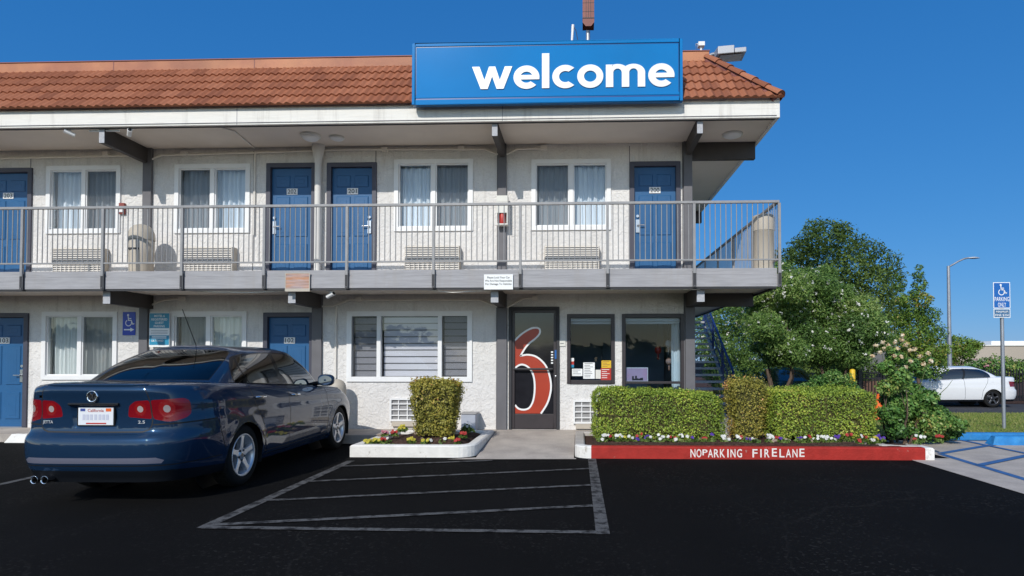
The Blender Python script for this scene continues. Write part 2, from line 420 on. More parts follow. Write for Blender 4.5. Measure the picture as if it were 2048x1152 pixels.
# blue kerb behind the accessible bay, wheel stops
def kerb_bar(name, x0, x1, y0, y1, h, m, label, cat, ch=.03):
    mb = MB(); mb.box(x0, y0, 0.0, x1, y1, h); o = mb.build(name, m, bevel=ch); return tag(o, label, cat)
x0 = gnd(1902,879)[0]
kerb_bar('kerb', x0, 30, 10.12, 10.28, .125, M['bluepaint'], 'long blue painted kerb edging the lawn behind the hatched bay', 'kerb', .02)
def wheel_stop(x0, x1, y, m, label):
    mb = MB(); h, b, t = .13, .20, .13
    prof = [(-b/2,0),(-t/2,h-.02),(-t/2+.02,h),(t/2-.02,h),(t/2,h-.02),(b/2,0)]
    fn = lambda u, v, d: (d, y+u, .003+v)
    k = .07
    a = [fn(u, v, x0 + (k if v > .02 else 0)) for u, v in prof]; c = [fn(u, v, x1 - (k if v > .02 else 0)) for u, v in prof]
    mb.face(list(reversed(a))); mb.face(c)
    for i in range(len(prof)):
        j = (i+1) % len(prof); mb.face([a[i], a[j], c[j], c[i]])
    return tag(mb.build('wheel_stop', m, merge=True), label, 'wheel stop')
sx, sy = gnd(1986,891)
wheel_stop(sx, sx+1.83, sy+.1, M['bluepaint'], 'blue painted concrete wheel stop lying on the hatched concrete')
sx, sy = gnd(8,886)
wheel_stop(sx, sx+1.83, sy+.1, M['kerbwhite'], 'white concrete wheel stop on the asphalt left of the parked blue sedan')

# ------------------------------------------------------------------ planters
def inset(poly, d):
    n = len(poly); out = []
    for i in range(n):
        p0, p1, p2 = Vector(poly[i-1]), Vector(poly[i]), Vector(poly[(i+1) % n])
        e1 = (p1-p0).normalized(); e2 = (p2-p1).normalized()
        n1 = Vector((-e1.y, e1.x)); n2 = Vector((-e2.y, e2.x))
        b = (n1+n2).normalized(); out.append(tuple(p1 + b*d/max(.3, b.dot(n1))))
    return out
def arc(cx, cy, r, a0, a1, n=7):
    return [(cx+r*math.cos(R(a0+(a1-a0)*i/n)), cy+r*math.sin(R(a0+(a1-a0)*i/n))) for i in range(n+1)]
def kerb_ring(mb, poly, w, h, keep=lambda i: True, m=0):
    q = inset(poly, w); n = len(poly); c = .018
    o1 = inset(poly, c); q1 = inset(poly, w-c)
    for i in range(n):
        if not keep(i): continue
        j = (i+1) % n
        P = lambda a, z: (a[0], a[1], z)
        mb.face([P(poly[i],-.05),P(poly[j],-.05),P(poly[j],h-c),P(poly[i],h-c)], m)
        mb.face([P(poly[i],h-c),P(poly[j],h-c),P(o1[j],h),P(o1[i],h)], m)
        mb.face([P(o1[i],h),P(o1[j],h),P(q1[j],h),P(q1[i],h)], m)
        mb.face([P(q1[i],h),P(q1[j],h),P(q[j],h-c),P(q[i],h-c)], m)
        mb.face([P(q[i],h-c),P(q[j],h-c),P(q[j],.0),P(q[i],.0)], m)
    return q
def soil_mesh(parent, q, z, hm):
    mb = MB(); cx = sum(p[0] for p in q)/len(q); cy = sum(p[1] for p in q)/len(q); n = len(q); K = 6
    dense = []
    for i in range(n):
        a_, b_ = Vector(q[i]), Vector(q[(i+1)%n]); m_ = max(1, int((b_-a_).length/.25)); dense += [tuple(a_.lerp(b_, j/m_)) for j in range(m_)]
    rr_ = lambda x, y: .012*math.sin(9*x+3*y)+.010*math.sin(14*y-5*x)
    rings = []
    for k in range(K+1):
        t = k/K; e = []
        for x, y in dense:
            X, Y = x+(cx-x)*t*.92, y+(cy-y)*t*.92
            if n > 12: X, Y = x + (max(p[0] for p in q)-.4-x if x > 3.9 else 0)*0, y+(cy-y)*t*.92; X = x+(cx-x)*t*.08
            e.append((X, Y, z+hm*(1-(1-t)**2)+(rr_(X,Y) if k else 0)))
        rings.append(e)
    m_ = len(dense)
    for k in range(K):
        for i in range(m_): mb.face([rings[k][i], rings[k][(i+1)%m_], rings[k+1][(i+1)%m_], rings[k+1][i]], 0, True)
    mb.face(rings[-1]); return mb.build('soil', M['soil'], parent)
KH = .16
p1 = [(-3.10,8.15)] + arc(-1.41-.28,8.15+.28,.28,-90,0) + [(-1.41,10.0),(-3.06,10.0)]
pl1 = empty('planter', (-2.2,9.0,0), 'white kerbed planting bed with one clipped bush in front of the big window', 'planter')
mb = MB(); q = kerb_ring(mb, p1, .14, KH); mb.build('kerb', M['kerbwhite'], pl1); soil_mesh(pl1, q, .10, .13)
XL2 = -.07
p2 = arc(XL2+.22,8.15+.22,.22,180,270,6) + [(at(1851,905,8.15)[0],8.15),(at(1869,905,8.15)[0],8.15),(at(1869,905,8.15)[0],8.42),(4.2,8.55),(3.8,9.9),(XL2,9.9)]
pl2 = empty('planter', (2.2,9.0,0), 'long red kerbed planting bed with fire lane lettering under the clipped hedges', 'planter')
nred = 8
def isred(i): return i in (7, 8)
mbr = MB(); q = kerb_ring(mbr, p2, .14, KH, lambda i: i == 6)
tag(mbr.build('kerb', M['kerbred'], pl2), 'red painted kerb face')
for sel in (range(0,6), range(7,9)):
    mbw = MB(); kerb_ring(mbw, p2, .14, KH, lambda i: i in sel); tag(mbw.build('kerb', M['kerbwhite'], pl2), 'white painted kerb end')
mbc = MB(); kerb_ring(mbc, p2, .14, KH, lambda i: i >= 9)
mbc.build('kerb', M['kerbconc'], pl2); soil_mesh(pl2, q, .10, .06)
mb = MB()
# hand stencilled, uneven letters
xa = at(1380,905,8.15)[0]; ctr = lambda px: at(px, 905, 8.147)[0]
LET = [('N',1386,0),('O',1398,0),('P',1410,4.0),('A',1421,0),('R',1433,0),('K',1445,0),('I',1456,0),('N',1466,0),('G',1479,0),
       ('F',1510,0),('I',1522,0),('R',1534,0),('E',1549,1.5),('L',1564,0),('A',1577,0),('N',1590,0),('E',1604,1)]
for li, (ch, px, up) in enumerate(LET):
    if li == 9: M['stencil'] = mk('stencil', (.78,.74,.70), .8, col2=(.55,.35,.3), var=(20,.05), mixpos=(.62,.7)); mb.build('lettering', M['stencil'], pl2); mb = MB()
    x, z = at(px, 914.5 - up, 8.147)
    mb.text(ch, x, z, .105*(.72 if ch == 'P' else 1), 8.147, w=(.018 if ch == 'I' else .066), off=.012)
mb.build('lettering', M['stencil'], pl2)

# ------------------------------------------------------------------ motel building
bld = empty('motel_building', (-5, W, 0), 'two storey white stucco motel with red tile mansard roof and blue doors', 'motel')
XR = at(1383, 500, W)[0] + .02
XL = -15.0
Zsof = at(1100, 241, F)[1]            # soffit / fascia bottom height
Zft = at(1100, 206, F)[1]             # fascia top
Zs0, Zs1 = at(1100, 576, F)[1], at(1100, 538, F)[1]   # balcony slab bottom/top
FXR = at(1560, 240, F)[0]             # roof right edge
SXR = at(1556, 560, F)[0]             # balcony right edge
def wr(x0, y0, x1, y1, Y=W):
    a = at(x0, y0, Y); b = at(x1, y1, Y); return [a[0], b[1], b[0], a[1]]     # x0,z0,x1,z1
UP_WIN = [((95,333,241,467),'L'),((351,329.5,500,466),'R'),((789,320,946,462),'L'),((1063,320,1222,460),'R')]
LO_WIN = [((86,623.6,234,759.5),'L'),((342,623,493,759),'R')]
BIG = (694.6,622.7,944.5,763.6)
OFF1, OFF2 = (1134,628.4,1229.6,767.6), (1243.6,628,1369,852)
ODOOR = (1018,614,1119,858.7)
UDO = [('203',(-36,338,62,545),'L'),('202',(534.6,328,630.4,545),'L'),('201',(655.4,327,752,545),'R'),('200',(1260,325,1361,545),'L')]
LDO = [('103',(-44,627,54,846),'R'),('102',(528.5,626,626,860),'L')]
holes = []
def add_hole(r, pad=0): holes.append((r[0]+pad, r[1]+pad, r[2]-pad, r[3]-pad))
for (rc, s) in UP_WIN + LO_WIN: add_hole(wr(*rc), .05)
for rc in (BIG, OFF1, OFF2): add_hole(wr(*rc), .05)
DOORS = []
for n, rc, s in UDO:
    r = wr(*rc); r[1] = Zs1 + .002; DOORS.append((n, r, s)); add_hole(r)
for n, rc, s in LDO:
    r = wr(*rc); r[1] = SWZ + .002; DOORS.append((n, r, s)); add_hole(r)
rod = wr(*ODOOR); rod[1] = SWZ + .002; add_hole(rod)
# front wall
mb = MB(); TH = .16
xs = sorted(set([XL, XR] + [h[k] for h in holes for k in (0, 2)])); zs = sorted(set([0.0, Zsof+.03] + [h[k] for h in holes for k in (1, 3)]))
inh = lambda x, z: any(h[0] < x < h[2] and h[1] < z < h[3] for h in holes)
for i in range(len(xs)-1):
    for j in range(len(zs)-1):
        if not inh((xs[i]+xs[i+1])/2, (zs[j]+zs[j+1])/2):
            mb.face([(xs[i],W,zs[j]),(xs[i+1],W,zs[j]),(xs[i+1],W,zs[j+1]),(xs[i],W,zs[j+1])])
for x0, z0, x1, z1 in holes:
    mb.face([(x0,W,z0),(x0,W+TH,z0),(x0,W+TH,z1),(x0,W,z1)]); mb.face([(x1,W,z0),(x1,W,z1),(x1,W+TH,z1),(x1,W+TH,z0)])
    mb.face([(x0,W,z1),(x0,W+TH,z1),(x1,W+TH,z1),(x1,W,z1)]); mb.face([(x0,W,z0),(x1,W,z0),(x1,W+TH,z0),(x0,W+TH,z0)])
YB = 19.0
mb.face([(XR,W,0),(XR,YB,0),(XR,YB,Zsof+.03),(XR,W,Zsof+.03)]); mb.face([(XL,W,0),(XL,W,Zsof),(XL,YB,Zsof),(XL,YB,0)])
mb.face([(XL,YB,0),(XL,YB,Zsof),(XR,YB,Zsof),(XR,YB,0)])
mb.build('wall', M['stucco'], bld, merge=True)
# interior partitions and floors (dark rooms behind the panes)
mb = MB()
mb.box(XL+.05, W+2.6, .02, -1.75, W+2.7, Zs1-.1); mb.box(XL+.05, W+2.6, Zs1, XR-.05, W+2.7, Zsof-.05)
mb.box(XL+.05, W+TH+.02, Zs0+.04, XR-.04, W+4.6, Zs1-.04); mb.box(XL+.05, W+TH+.02, .01, XR-.04, W+4.6, .1)
for px in (290, 640, 1004):
    x = at(px, 450, W)[0]; mb.box(x-.05, W+TH+.02, Zs1, x+.05, W+2.6, Zsof-.05)
for px in (290, 636, 1004):
    x = at(px, 700, W)[0]; mb.box(x-.05, W+TH+.02, .1, x+.05, W+2.6, Zs0+.04)
mb.build('interior_wall', M['interior'], bld)
mb = MB(); mb.box(-1.7, W+3.2, .1, XR-.05, W+3.3, Zs0+.035); mb.box(.2, W+1.5, .1, 1.3, W+2.0, 1.05); mb.box(-1.0, W+3.1, 1.2, -.2, W+3.19, 1.9); mb.box(.5, W+3.12, 1.1, 1.0, W+3.19, 1.6)
mb.build('interior_wall', M['office_in'], bld)

# soffit + fascia
mb = MB(); mb.box(XL, F+.06, Zsof+.03, FXR-.05, YB+.9, Zsof+.09); mb.build('soffit', M['soffit'], bld)
mb = MB()
mb.box(XL, F, Zsof, FXR, F+.05, Zft+.034); mb.box(FXR-.05, F+.05, Zsof, FXR, YB+1, Zft+.034)
mb.build('fascia', M['fascia'], bld, bevel=.004)
mb = MB()
for px in (474, 1005): 
    x = at(px, 225, F)[0]; mb.box(x-.004, F-.002, Zsof+.002, x+.004, F+.01, Zft-.002)
mb.box(XL, F-.012, Zsof+.028, FXR-.05, F-.001, Zsof+.034)
mb.build('fascia_joint', M['trimgrey'], bld)
mb = MB(); mb.box(XL, F+.051, Zsof-.012, FXR-.06, F+.075, Zsof+.029); mb.build('drip_edge', M['dark'], bld)

# roof: S-tiles on the mansard, front and right side, with ridge and hip caps
RISE, RUN = 1.02, .92
Ze, Ye = Zft - .005, F - .075
def tile_height(u, v, ncourse):
    c = v * ncourse; fr = c - math.floor(c + 1e-9)
    return .0145*(1 + math.cos(2*math.pi*u/.125)) + .026*(1 - fr)
def tiles(mb, length, fn, clip0, clip1, ncourse=5):
    """fn(u, v, h): u along eave in m, v 0..1 up the slope"""
    du = .125/8; nu = int(length/du)
    sub = (0.0, .35, .72, .985, 1.0)
    for c in range(ncourse):
        vs = [(c + s_)/ncourse for s_ in (0, .5, .999)]
        for i in range(nu):
            u0, u1 = i*du, (i+1)*du
            um = (u0+u1)/2
            rr = .15+.7*random.Random('%d-%d' % (int(um/.25 + (c % 2)*.5), c)).random()
            for k in range(2):
                va, vb = vs[k], vs[k+1]
                if um < clip0(va) or um > length - clip1(va): continue
                mb.face([fn(u0,va,tile_height(u0,va+1e-6,ncourse)),fn(u1,va,tile_height(u1,va+1e-6,ncourse)),
                         fn(u1,vb,tile_height(u1,vb,ncourse)),fn(u0,vb,tile_height(u0,vb,ncourse))], 0, True, rr)
            va = vs[0]
            if um < clip0(va) or um > length - clip1(va): continue
            h0, h1 = tile_height(u0,va+1e-6,ncourse), tile_height(u1,va+1e-6,ncourse)
            b = .004
            mb.face([fn(u0,va,b),fn(u1,va,b),fn(u1,va,h1),fn(u0,va,h0)], 0, False, rr*.7)
sl = math.hypot(RISE, RUN); nz, ny = RUN/sl, RISE/sl
EX = FXR + .015
mb = MB(); Lf = EX - XL
tiles(mb, Lf, lambda u, v, h: (XL+u, Ye + RUN*v - ny*h, Ze + RISE*v + nz*h), lambda v: 0, lambda v: RUN*v)
Ls = YB + 1 - Ye
tiles(mb, Ls, lambda u, v, h: (EX - RUN*v + ny*h, Ye+u, Ze + RISE*v + nz*h), lambda v: RUN*v, lambda v: 0)
roof = mb.build('roof', M['tile'], bld)
mb = MB()   # backing slopes and flat top
mb.face([(XL,Ye+.06,Ze+.04),(EX-.06,Ye+.06,Ze+.04),(EX-RUN,Ye+RUN,Ze+RISE-.02),(XL,Ye+RUN,Ze+RISE-.02)])
mb.face([(EX-.06,Ye+.06,Ze+.04),(EX-.06,YB+1,Ze+.04),(EX-RUN,YB+1,Ze+RISE-.02),(EX-RUN,Ye+RUN,Ze+RISE-.02)])
mb.face([(XL,Ye+RUN,Ze+RISE),(EX-RUN,Ye+RUN,Ze+RISE),(EX-RUN,YB+1,Ze+RISE),(XL,YB+1,Ze+RISE)])
mb.face([(XL,YB+1,Ze),(XL,YB+1,Ze+RISE),(EX-RUN,YB+1,Ze+RISE),(EX,YB+1,Ze)])
mb.face([(XL,Ye,Ze),(XL,Ye+RUN,Ze+RISE),(XL,YB+1,Ze+RISE),(XL,YB+1,Ze)])

mb.build('roof_deck', M['redbrown'], roof)
mb = MB()
yb = Ye+RUN
mb.box(XL, yb-.02, Ze+RISE-.005, EX-RUN+.03, yb+.16, Ze+RISE+.165)
mb.box(EX-RUN-.16, yb+.16, Ze+RISE-.005, EX-RUN+.03, YB+1, Ze+RISE+.13)
mb.build('coping', M['coping'], roof, bevel=.012)
mb = MB()
for px in (229, 510):
    x = at(px, 130, yb)[0]; mb.box(x-.008, yb-.0215, Ze+RISE+.0, x+.008, yb+.165, Ze+RISE+.1665)
mb.box(XL, yb-.03, Ze+RISE+.1652, EX-RUN+.035, yb+.17, Ze+RISE+.180)
mb.build('coping_joint', M['redbrown'], roof)
# hip caps: overlapping half barrels
mb = MB(); a = Vector((EX-.02, Ye+.02, Ze+.04)); b = Vector((EX-RUN, Ye+RUN, Ze+RISE+.05)); nh = 6
for k in range(nh):
    p, q_ = a.lerp(b, k/nh), a.lerp(b, (k+1.12)/nh); d = (q_-p).normalized()
    sd = d.cross(Vector((0,0,1))).normalized(); up = sd.cross(d)
    for side in range(8):
        t0, t1 = math.pi*side/8, math.pi*(side+1)/8
        pr = lambda P, t, r: P + sd*math.cos(t)*r + up*math.sin(t)*r*.8
        mb.face([pr(p,t0,.105),pr(p,t1,.105),pr(q_,t1,.08),pr(q_,t0,.08)], 0, True, random.Random(k).random())
    mb.face([p + sd*math.cos(math.pi*s_/8)*.105 + up*math.sin(math.pi*s_/8)*.084 for s_ in range(9)], 0, False, .2)
mb.build('hip_cap', M['tile'], roof)
mb = MB(); mb.tube([a+Vector((-.05,.05,-.02)), b+Vector((0,0,-.05))], .075, 8); mb.build('hip_board', M['redbrown'], roof)

# balcony slab
mb = MB(); mb.box(XL, F+.05, Zs0+.03, SXR-.05, W+.05, Zs1-.01); mb.box(XR-.1, W+.05, Zs0+.03, SXR-.05, 17.4, Zs1-.01)
mb.build('balcony_slab', M['soffit'], bld)
zg = at(1100, 550, F)[1]
mb = MB()
mb.box(XL, F, Zs0+.01, SXR, F+.05, zg-.004); mb.box(XL, F+.008, zg-.003, SXR-.01, F+.05, Zs1)
mb.box(SXR-.05, F+.05, Zs0+.01, SXR, 17.4, Zs1)
mb.build('balcony_fascia', M['greywood'], bld, bevel=.004)
mb = MB(); mb.box(XL, F+.012, Zs0-.018, SXR-.02, F+.04, Zs0+.008); mb.box(SXR-.04, F+.04, Zs0-.018, SXR-.012, 17.4, Zs0+.008)
mb.build('drip_edge', M['dark'], bld)
# beams
def beam(x, z0, z1, y0, y1, w=.10):
    mb = MB(); mb.box(x-w/2, y0+.006, z0, x+w/2, y1, z1); o = mb.build('beam', M['beam'], bld, bevel=.004)
    mb = MB(); mb.box(x-w/2+.002, y0, z0+.002, x+w/2-.002, y0+.0055, z1-.002); mb.build('beam_end', M['endgrain'], o)
for px in (198.5, 988.5, 1401.3):
    x = at(px, 260, F+.03)[0]; beam(x, at(1100, 272, F+.03)[1] + (.03 if px > 900 else 0), Zsof+.028, F+.08, W+.1, .09)
for px in (207, 580, 988, 1403):
    x = at(px, 595, F+.06)[0]; beam(x, at(1100, 604, F+.06)[1], Zs0+.028, F+.12, W+.1, .12)
def sidebeam(y, z0, z1, px):
    x1 = at(px, 300, y)[0]; mb = MB(); mb.box(XR-.05, y-.05, z0, x1, y+.05, z1); mb.build('beam', M['beam'], bld, bevel=.004)
zb = at(1450, 318, W)[1]
sidebeam(W+.05, zb, Zsof+.028, 1509); sidebeam(15.2, zb, Zsof+.028, 1402)
zb = at(1450, 613, W)[1]
sidebeam(W+.05, zb, Zs0+.028, 1503)
# posts
for (a_, b_, up) in ((288,305,1),(996.4,1013,1),(1367,1384,1),(281,298,0),(626,645,0),(995,1014,0),(1370,1389,0)):
    x0, x1 = at(a_, 450 if up else 700, W)[0], at(b_, 450 if up else 700, W)[0]
    mb = MB(); z0, z1 = (Zs1, Zsof+.03) if up else (SWZ, Zs0+.03)
    mb.box(x0, W-.055, z0, x1, W+.02, z1); mb.box(x0-.02, W-.025, z0, x0-.002, W+.01, z1)
    mb.build('post', M['post'], bld, bevel=.004)
# skirting on the balcony
mb = MB(); last = XL
for n, r, s in sorted([d for d in DOORS if d[0][0] == '2'], key=lambda d: d[1][0]):
    if r[0] > last: mb.box(last, W-.015, Zs1, r[0]-.06, W+.01, Zs1+.12)
    last = r[2]+.06
mb.box(last, W-.015, Zs1, XR, W+.01, Zs1+.12)
mb.build('skirting', M['trimgrey'], bld)
# seams in the upper wall cladding
mb = MB()
for px, y0 in ((62,318),(508,302),(632,300),(752,300),(1259,292)):
    x, z = at(px, y0, W); mb = MB(); mb.box(x-.006, W-.004, Zs1+.12, x+.006, W+.004, z); mb.build('wall_seam', M['post'], bld)
# conduits
def pxpath(pts, Y): return [(*[at(x, y, Y)[0]], Y, at(x, y, Y)[1]) for x, y in pts]
mb = MB()
for pts in ([(0,317),(200,313),(270,311),(293,319)],[(303,319),(322,311),(560,304),(700,299),(970,299),(996,309)],[(1013,309),(1035,298),(1090,297)],
            [(270,606),(292,612)],[(297,612),(330,600),(365,598)],[(642,613),(665,613),(700,600),(960,600),(996,614)],[(1014,615),(1045,598),(1072,597)],
            [(672,612),(671,756)],[(510,305),(508,470)]):
    mb.tube(pxpath(pts, W-.025), .017, 6)
for px, py in ((213,308),(369,308),(770,299),(923,297),(1088,296),(365,598),(718,599),(1070,597)):
    x, z = at(px, py, W-.02); mb.box(x-.05, W-.06, z-.035, x+.05, W+.01, z+.035)
mb.tube([(at(425,243,F)[0], F+.09, Zsof+.02),(at(447,248,F)[0], F+.3, Zsof+.015),(at(510,300,W)[0], W-.02, Zsof+.015)], .012, 6)
mb.build('conduit', M['conduit'], bld)
# downspout between the two middle doors
mb = MB(); x = at(640.5,400,W)[0]; w = at(646.5,400,W)[0]-at(633.5,400,W)[0]
mb.tube([(x, W-.09, Zs1+.02),(x, W-.09, at(640,330,W)[1])], w/2, 14)
mb.tube([(x, W-.09, at(640,330,W)[1]),(x, W-.09, at(640,299,W)[1])], w/2, 14, r1=w*.95)
mb.tube([(x, W-.09, at(640,299,W)[1]),(x, W-.09, at(640,286,W)[1])], w*.95, 14, r1=w*1.0)
M['pipe'] = mk('pipe', (.68,.66,.63), .7, var=(4,.04)); mb.build('downspout', M['pipe'], bld)

# ------------------------------------------------------------------ doors
def panel_door(num, r, side, lower):
    x0, z0, x1, z1 = r; fw = .07
    fr = MB()
    fr.box(x0-.005, W-.03, z0, x0+fw, W+.08, z1+.005); fr.box(x1-fw, W-.03, z0, x1+.005, W+.08, z1+.005)
    fr.box(x0+fw, W-.03, z1-fw, x1-fw, W+.08, z1+.005)
    lf = MB(); yl = W+.035
    a0, a1, b0, b1 = x0+fw+.003, x1-fw-.003, z0+.012, z1-fw-.004
    lf.box(a0, yl, b0, a1, yl+.045, b1)
    w_, h_ = a1-a0, b1-b0
    for (u0, u1) in ((.13,.43),(.57,.87)):
        for (v0, v1) in ((.075,.31),(.39,.735),(.835,.925)):
            X0, X1, Z0, Z1 = a0+u0*w_, a0+u1*w_, b0+v0*h_, b0+v1*h_
            # moulded groove then raised field
            lf.frus(X0-.016, Z0-.016, X1+.016, Z1+.016, yl-.0005, .012, .012)
            lf.frus(X0+.002, Z0+.002, X1-.002, Z1-.002, yl-.0128, .03, -.011)
            lf.frus(X0+.035, Z0+.035, X1-.035, Z1-.035, yl-.0022, .020, .013)
    d = lf.build('door', M['blue'], bld); tag(d, 'blue six panel door numbered %s' % num)
    fr.build('door_frame', M['doorframe'], d, bevel=.003)
    np_ = MB(); xc = (a0+a1)/2; zn = b0 + .79*h_
    np_.box(xc-.095, yl-.012, zn-.052, xc+.095, yl-.0005, zn+.052)
    np_.text(num, xc, zn-.036, .074, yl-.0135, m=1, off=.006, w=.15)
    np_.build('number_plate', [M['white'], M['black']], d)
    hd = MB(); hx = a0+.055 if side == 'L' else a1-.055; zh = b0+.47*h_; sg = 1 if side == 'L' else -1
    hd.box(hx-.03, yl-.022, zh-.12, hx+.03, yl-.0005, zh+.10)
    hd.tube([(hx, yl-.02, zh),(hx, yl-.065, zh)], .012, 8); hd.tube([(hx-sg*.01, yl-.062, zh),(hx+sg*.11, yl-.062, zh)], .010, 8)
    hd.tube([(hx, yl-.0, zh+.16),(hx, yl-.025, zh+.16)], .024, 12)
    hd.build('handle', M['steel'], d)
    th = MB(); th.box(x0, W-.03, z0-.001, x1, W+.12, z0+.011); th.build('threshold', M['galv'], d)
for n, r, s in DOORS: panel_door(n, r, s, n[0] == '1')

# ------------------------------------------------------------------ windows
def wavy_curtain(x0, x1, z0, z1, y, seed, m=0, amp=.035, per=.11, mb=None):
    rnd = random.Random(seed); mb = mb or MB(); n = max(12, int((x1-x0)/.008)); xs_ = [x0+(x1-x0)*i/n for i in range(n+1)]
    ph = rnd.random()*6; pts = []
    for x in xs_:
        u = (x-x0)/per*2*math.pi
        pts.append(y + amp*math.sin(u*.8+ph+.9*math.sin(u*.31+ph*2)) + .4*amp*math.sin(u*2.1+ph*3))
    nz_ = 4
    V = [(xs_[i]+.006*math.sin(j*1.7+i*.2), pts[i]*(1) + 0*j, z0+(z1-z0)*j/nz_) for j in range(nz_+1) for i in range(n+1)]
    Fc = [(j*(n+1)+i, j*(n+1)+i+1, (j+1)*(n+1)+i+1, (j+1)*(n+1)+i) for j in range(nz_) for i in range(n)]
    mb.raw(V, Fc, m, True); return mb
def window(rc, openside, seed, cur='curtain'):
    x0, z0, x1, z1 = wr(*rc); t = .075; fr = MB(); y0, y1 = W-.028, W+.07
    fr.box(x0, y0, z0, x0+t, y1, z1); fr.box(x1-t, y0, z0, x1, y1, z1)
    fr.box(x0+t, y0, z1-t, x1-t, y1, z1); fr.box(x0+t, y0, z0, x1-t, y1, z0+t)
    xm = (x0+x1)/2; s = .035
    fr.box(xm-.035, y0+.012, z0+t, xm+.035, y1, z1-t)
    halves = [(x0+t, xm-.035), (xm+.035, x1-t)]
    for (a_, b_) in halves:
        fr.box(a_, y0+.03, z0+t, a_+.02, y1-.01, z1-t); fr.box(b_-.02, y0+.03, z0+t, b_, y1-.01, z1-t)
        fr.box(a_+.02, y0+.03, z1-t-.02, b_-.02, y1-.01, z1-t); fr.box(a_+.02, y0+.03, z0+t, b_-.02, y1-.01, z0+t+.02)
    o = fr.build('window', M['white'], bld, bevel=.003)
    g = MB()
    for (a_, b_) in halves: g.face([(a_+.02,W+.03,z0+t+.02),(b_-.02,W+.03,z0+t+.02),(b_-.02,W+.03,z1-t-.02),(a_+.02,W+.03,z1-t-.02)])
    g.build('pane', M['glass'], o)
    a_, b_ = halves[1] if openside == 'L' else halves[0]
    sc = MB(); sc.face([(a_+.02,W+.015,z0+t+.02),(b_-.02,W+.015,z0+t+.02),(b_-.02,W+.015,z1-t-.02),(a_+.02,W+.015,z1-t-.02)]); sc.build('insect_screen', M['screen'], o)
    wavy_curtain(x0+t-.02, x1-t+.02, z0+.03, z1-.03, W+.155, seed).build('curtain', M[cur], o)
    return o
for i, (rc, s) in enumerate(UP_WIN): window(rc, s, 11+i, 'curtain_b')
for i, (rc, s) in enumerate(LO_WIN): window(rc, s, 31+i)
# big three-light window with banded roller shades
x0, z0, x1, z1 = wr(*BIG); t = .085; fr = MB(); y0, y1 = W-.028, W+.07
fr.box(x0, y0, z0, x0+t, y1, z1); fr.box(x1-t, y0, z0, x1, y1, z1); fr.box(x0+t, y0, z1-t, x1-t, y1, z1); fr.box(x0+t, y0, z0, x1-t, y1, z0+t)
ma, mbx = at(758,690,W)[0], at(880,690,W)[0]
for m_ in (ma, mbx): fr.box(m_-.035, y0+.006, z0+t, m_+.035, y1, z1-t)
wb = fr.build('window', M['white'], bld, bevel=.003); tag(wb, 'wide three part window with banded grey blinds')
g = MB(); sc = MB(); bl = MB()
for k, (a_, b_) in enumerate(((x0+t, ma-.035),(ma+.035, mbx-.035),(mbx+.035, x1-t))):
    g.face([(a_,W+.03,z0+t),(b_,W+.03,z0+t),(b_,W+.03,z1-t),(a_,W+.03,z1-t)])
    if k != 1: sc = MB(); sc.face([(a_,W+.015,z0+t),(b_,W+.015,z0+t),(b_,W+.015,z1-t),(a_,W+.015,z1-t)]); sc.build('insect_screen', M['screen'], wb)
    n = 9; hh = (z1-z0-2*t)/n
    for j in range(n):
        zz = z0+t+j*hh + (0 if k == 1 else .012*(k-1)); bl.box(a_+.015, W+.115, zz+.007, b_-.015, W+.119, zz+hh-.014)
        bl.box(a_+.015, W+.135, zz-hh*.25, b_-.015, W+.138, zz+hh*.25, 1)
g.build('pane', M['glass'], wb); bl.build('blind', [M['blind'], M['rail']], wb)
# office windows, bronze frames
def office_window(rc, extra=None):
    x0, z0, x1, z1 = wr(*rc); t = .06; fr = MB(); y0, y1 = W-.02, W+.08
    fr.box(x0, y0, z0, x0+t, y1, z1); fr.box(x1-t, y0, z0, x1, y1, z1); fr.box(x0+t, y0, z1-t, x1-t, y1, z1); fr.box(x0+t, y0, z0, x1-t, y1, z0+t)
    if extra: fr.box(x0+t, y0-.02, extra-.02, x1-t, y1, extra+.02)
    o = fr.build('window', M['bronze'], bld, bevel=.003)
    g = MB(); zz = [z0+t, z1-t] if not extra else [z0+t, extra-.02, extra+.02, z1-t]
    for k in range(0, len(zz), 2): g.face([(x0+t,W+.04,zz[k]),(x1-t,W+.04,zz[k]),(x1-t,W+.04,zz[k+1]),(x0+t,W+.04,zz[k+1])])
    g.build('pane', M['officeglass'], o)
    rl = MB(); rl.tube([(x0+t,W+.11,z1-t-.035),(x1-t,W+.11,z1-t-.035)], .035, 10); rl.box(x0+t, W+.13, z1-t-.10, x1-t, W+.135, z1-t-.03); rl.build('roller_blind', M['white'], o)
    return o
ow1 = office_window(OFF1); ow2 = office_window(OFF2, at(1300,765,W)[1])
tag(ow1, 'office window with bronze frame and taped notices'); tag(ow2, 'tall office window with bronze frame beside the corner post')
c = MB(); xa, xb = at(1346,700,W)[0], at(1363,700,W)[0]
wavy_curtain(xa, xb, .2, at(1300,645,W)[1], W+.22, 5, amp=.02, per=.08, mb=c); c.build('curtain', M['curtain'], ow2)
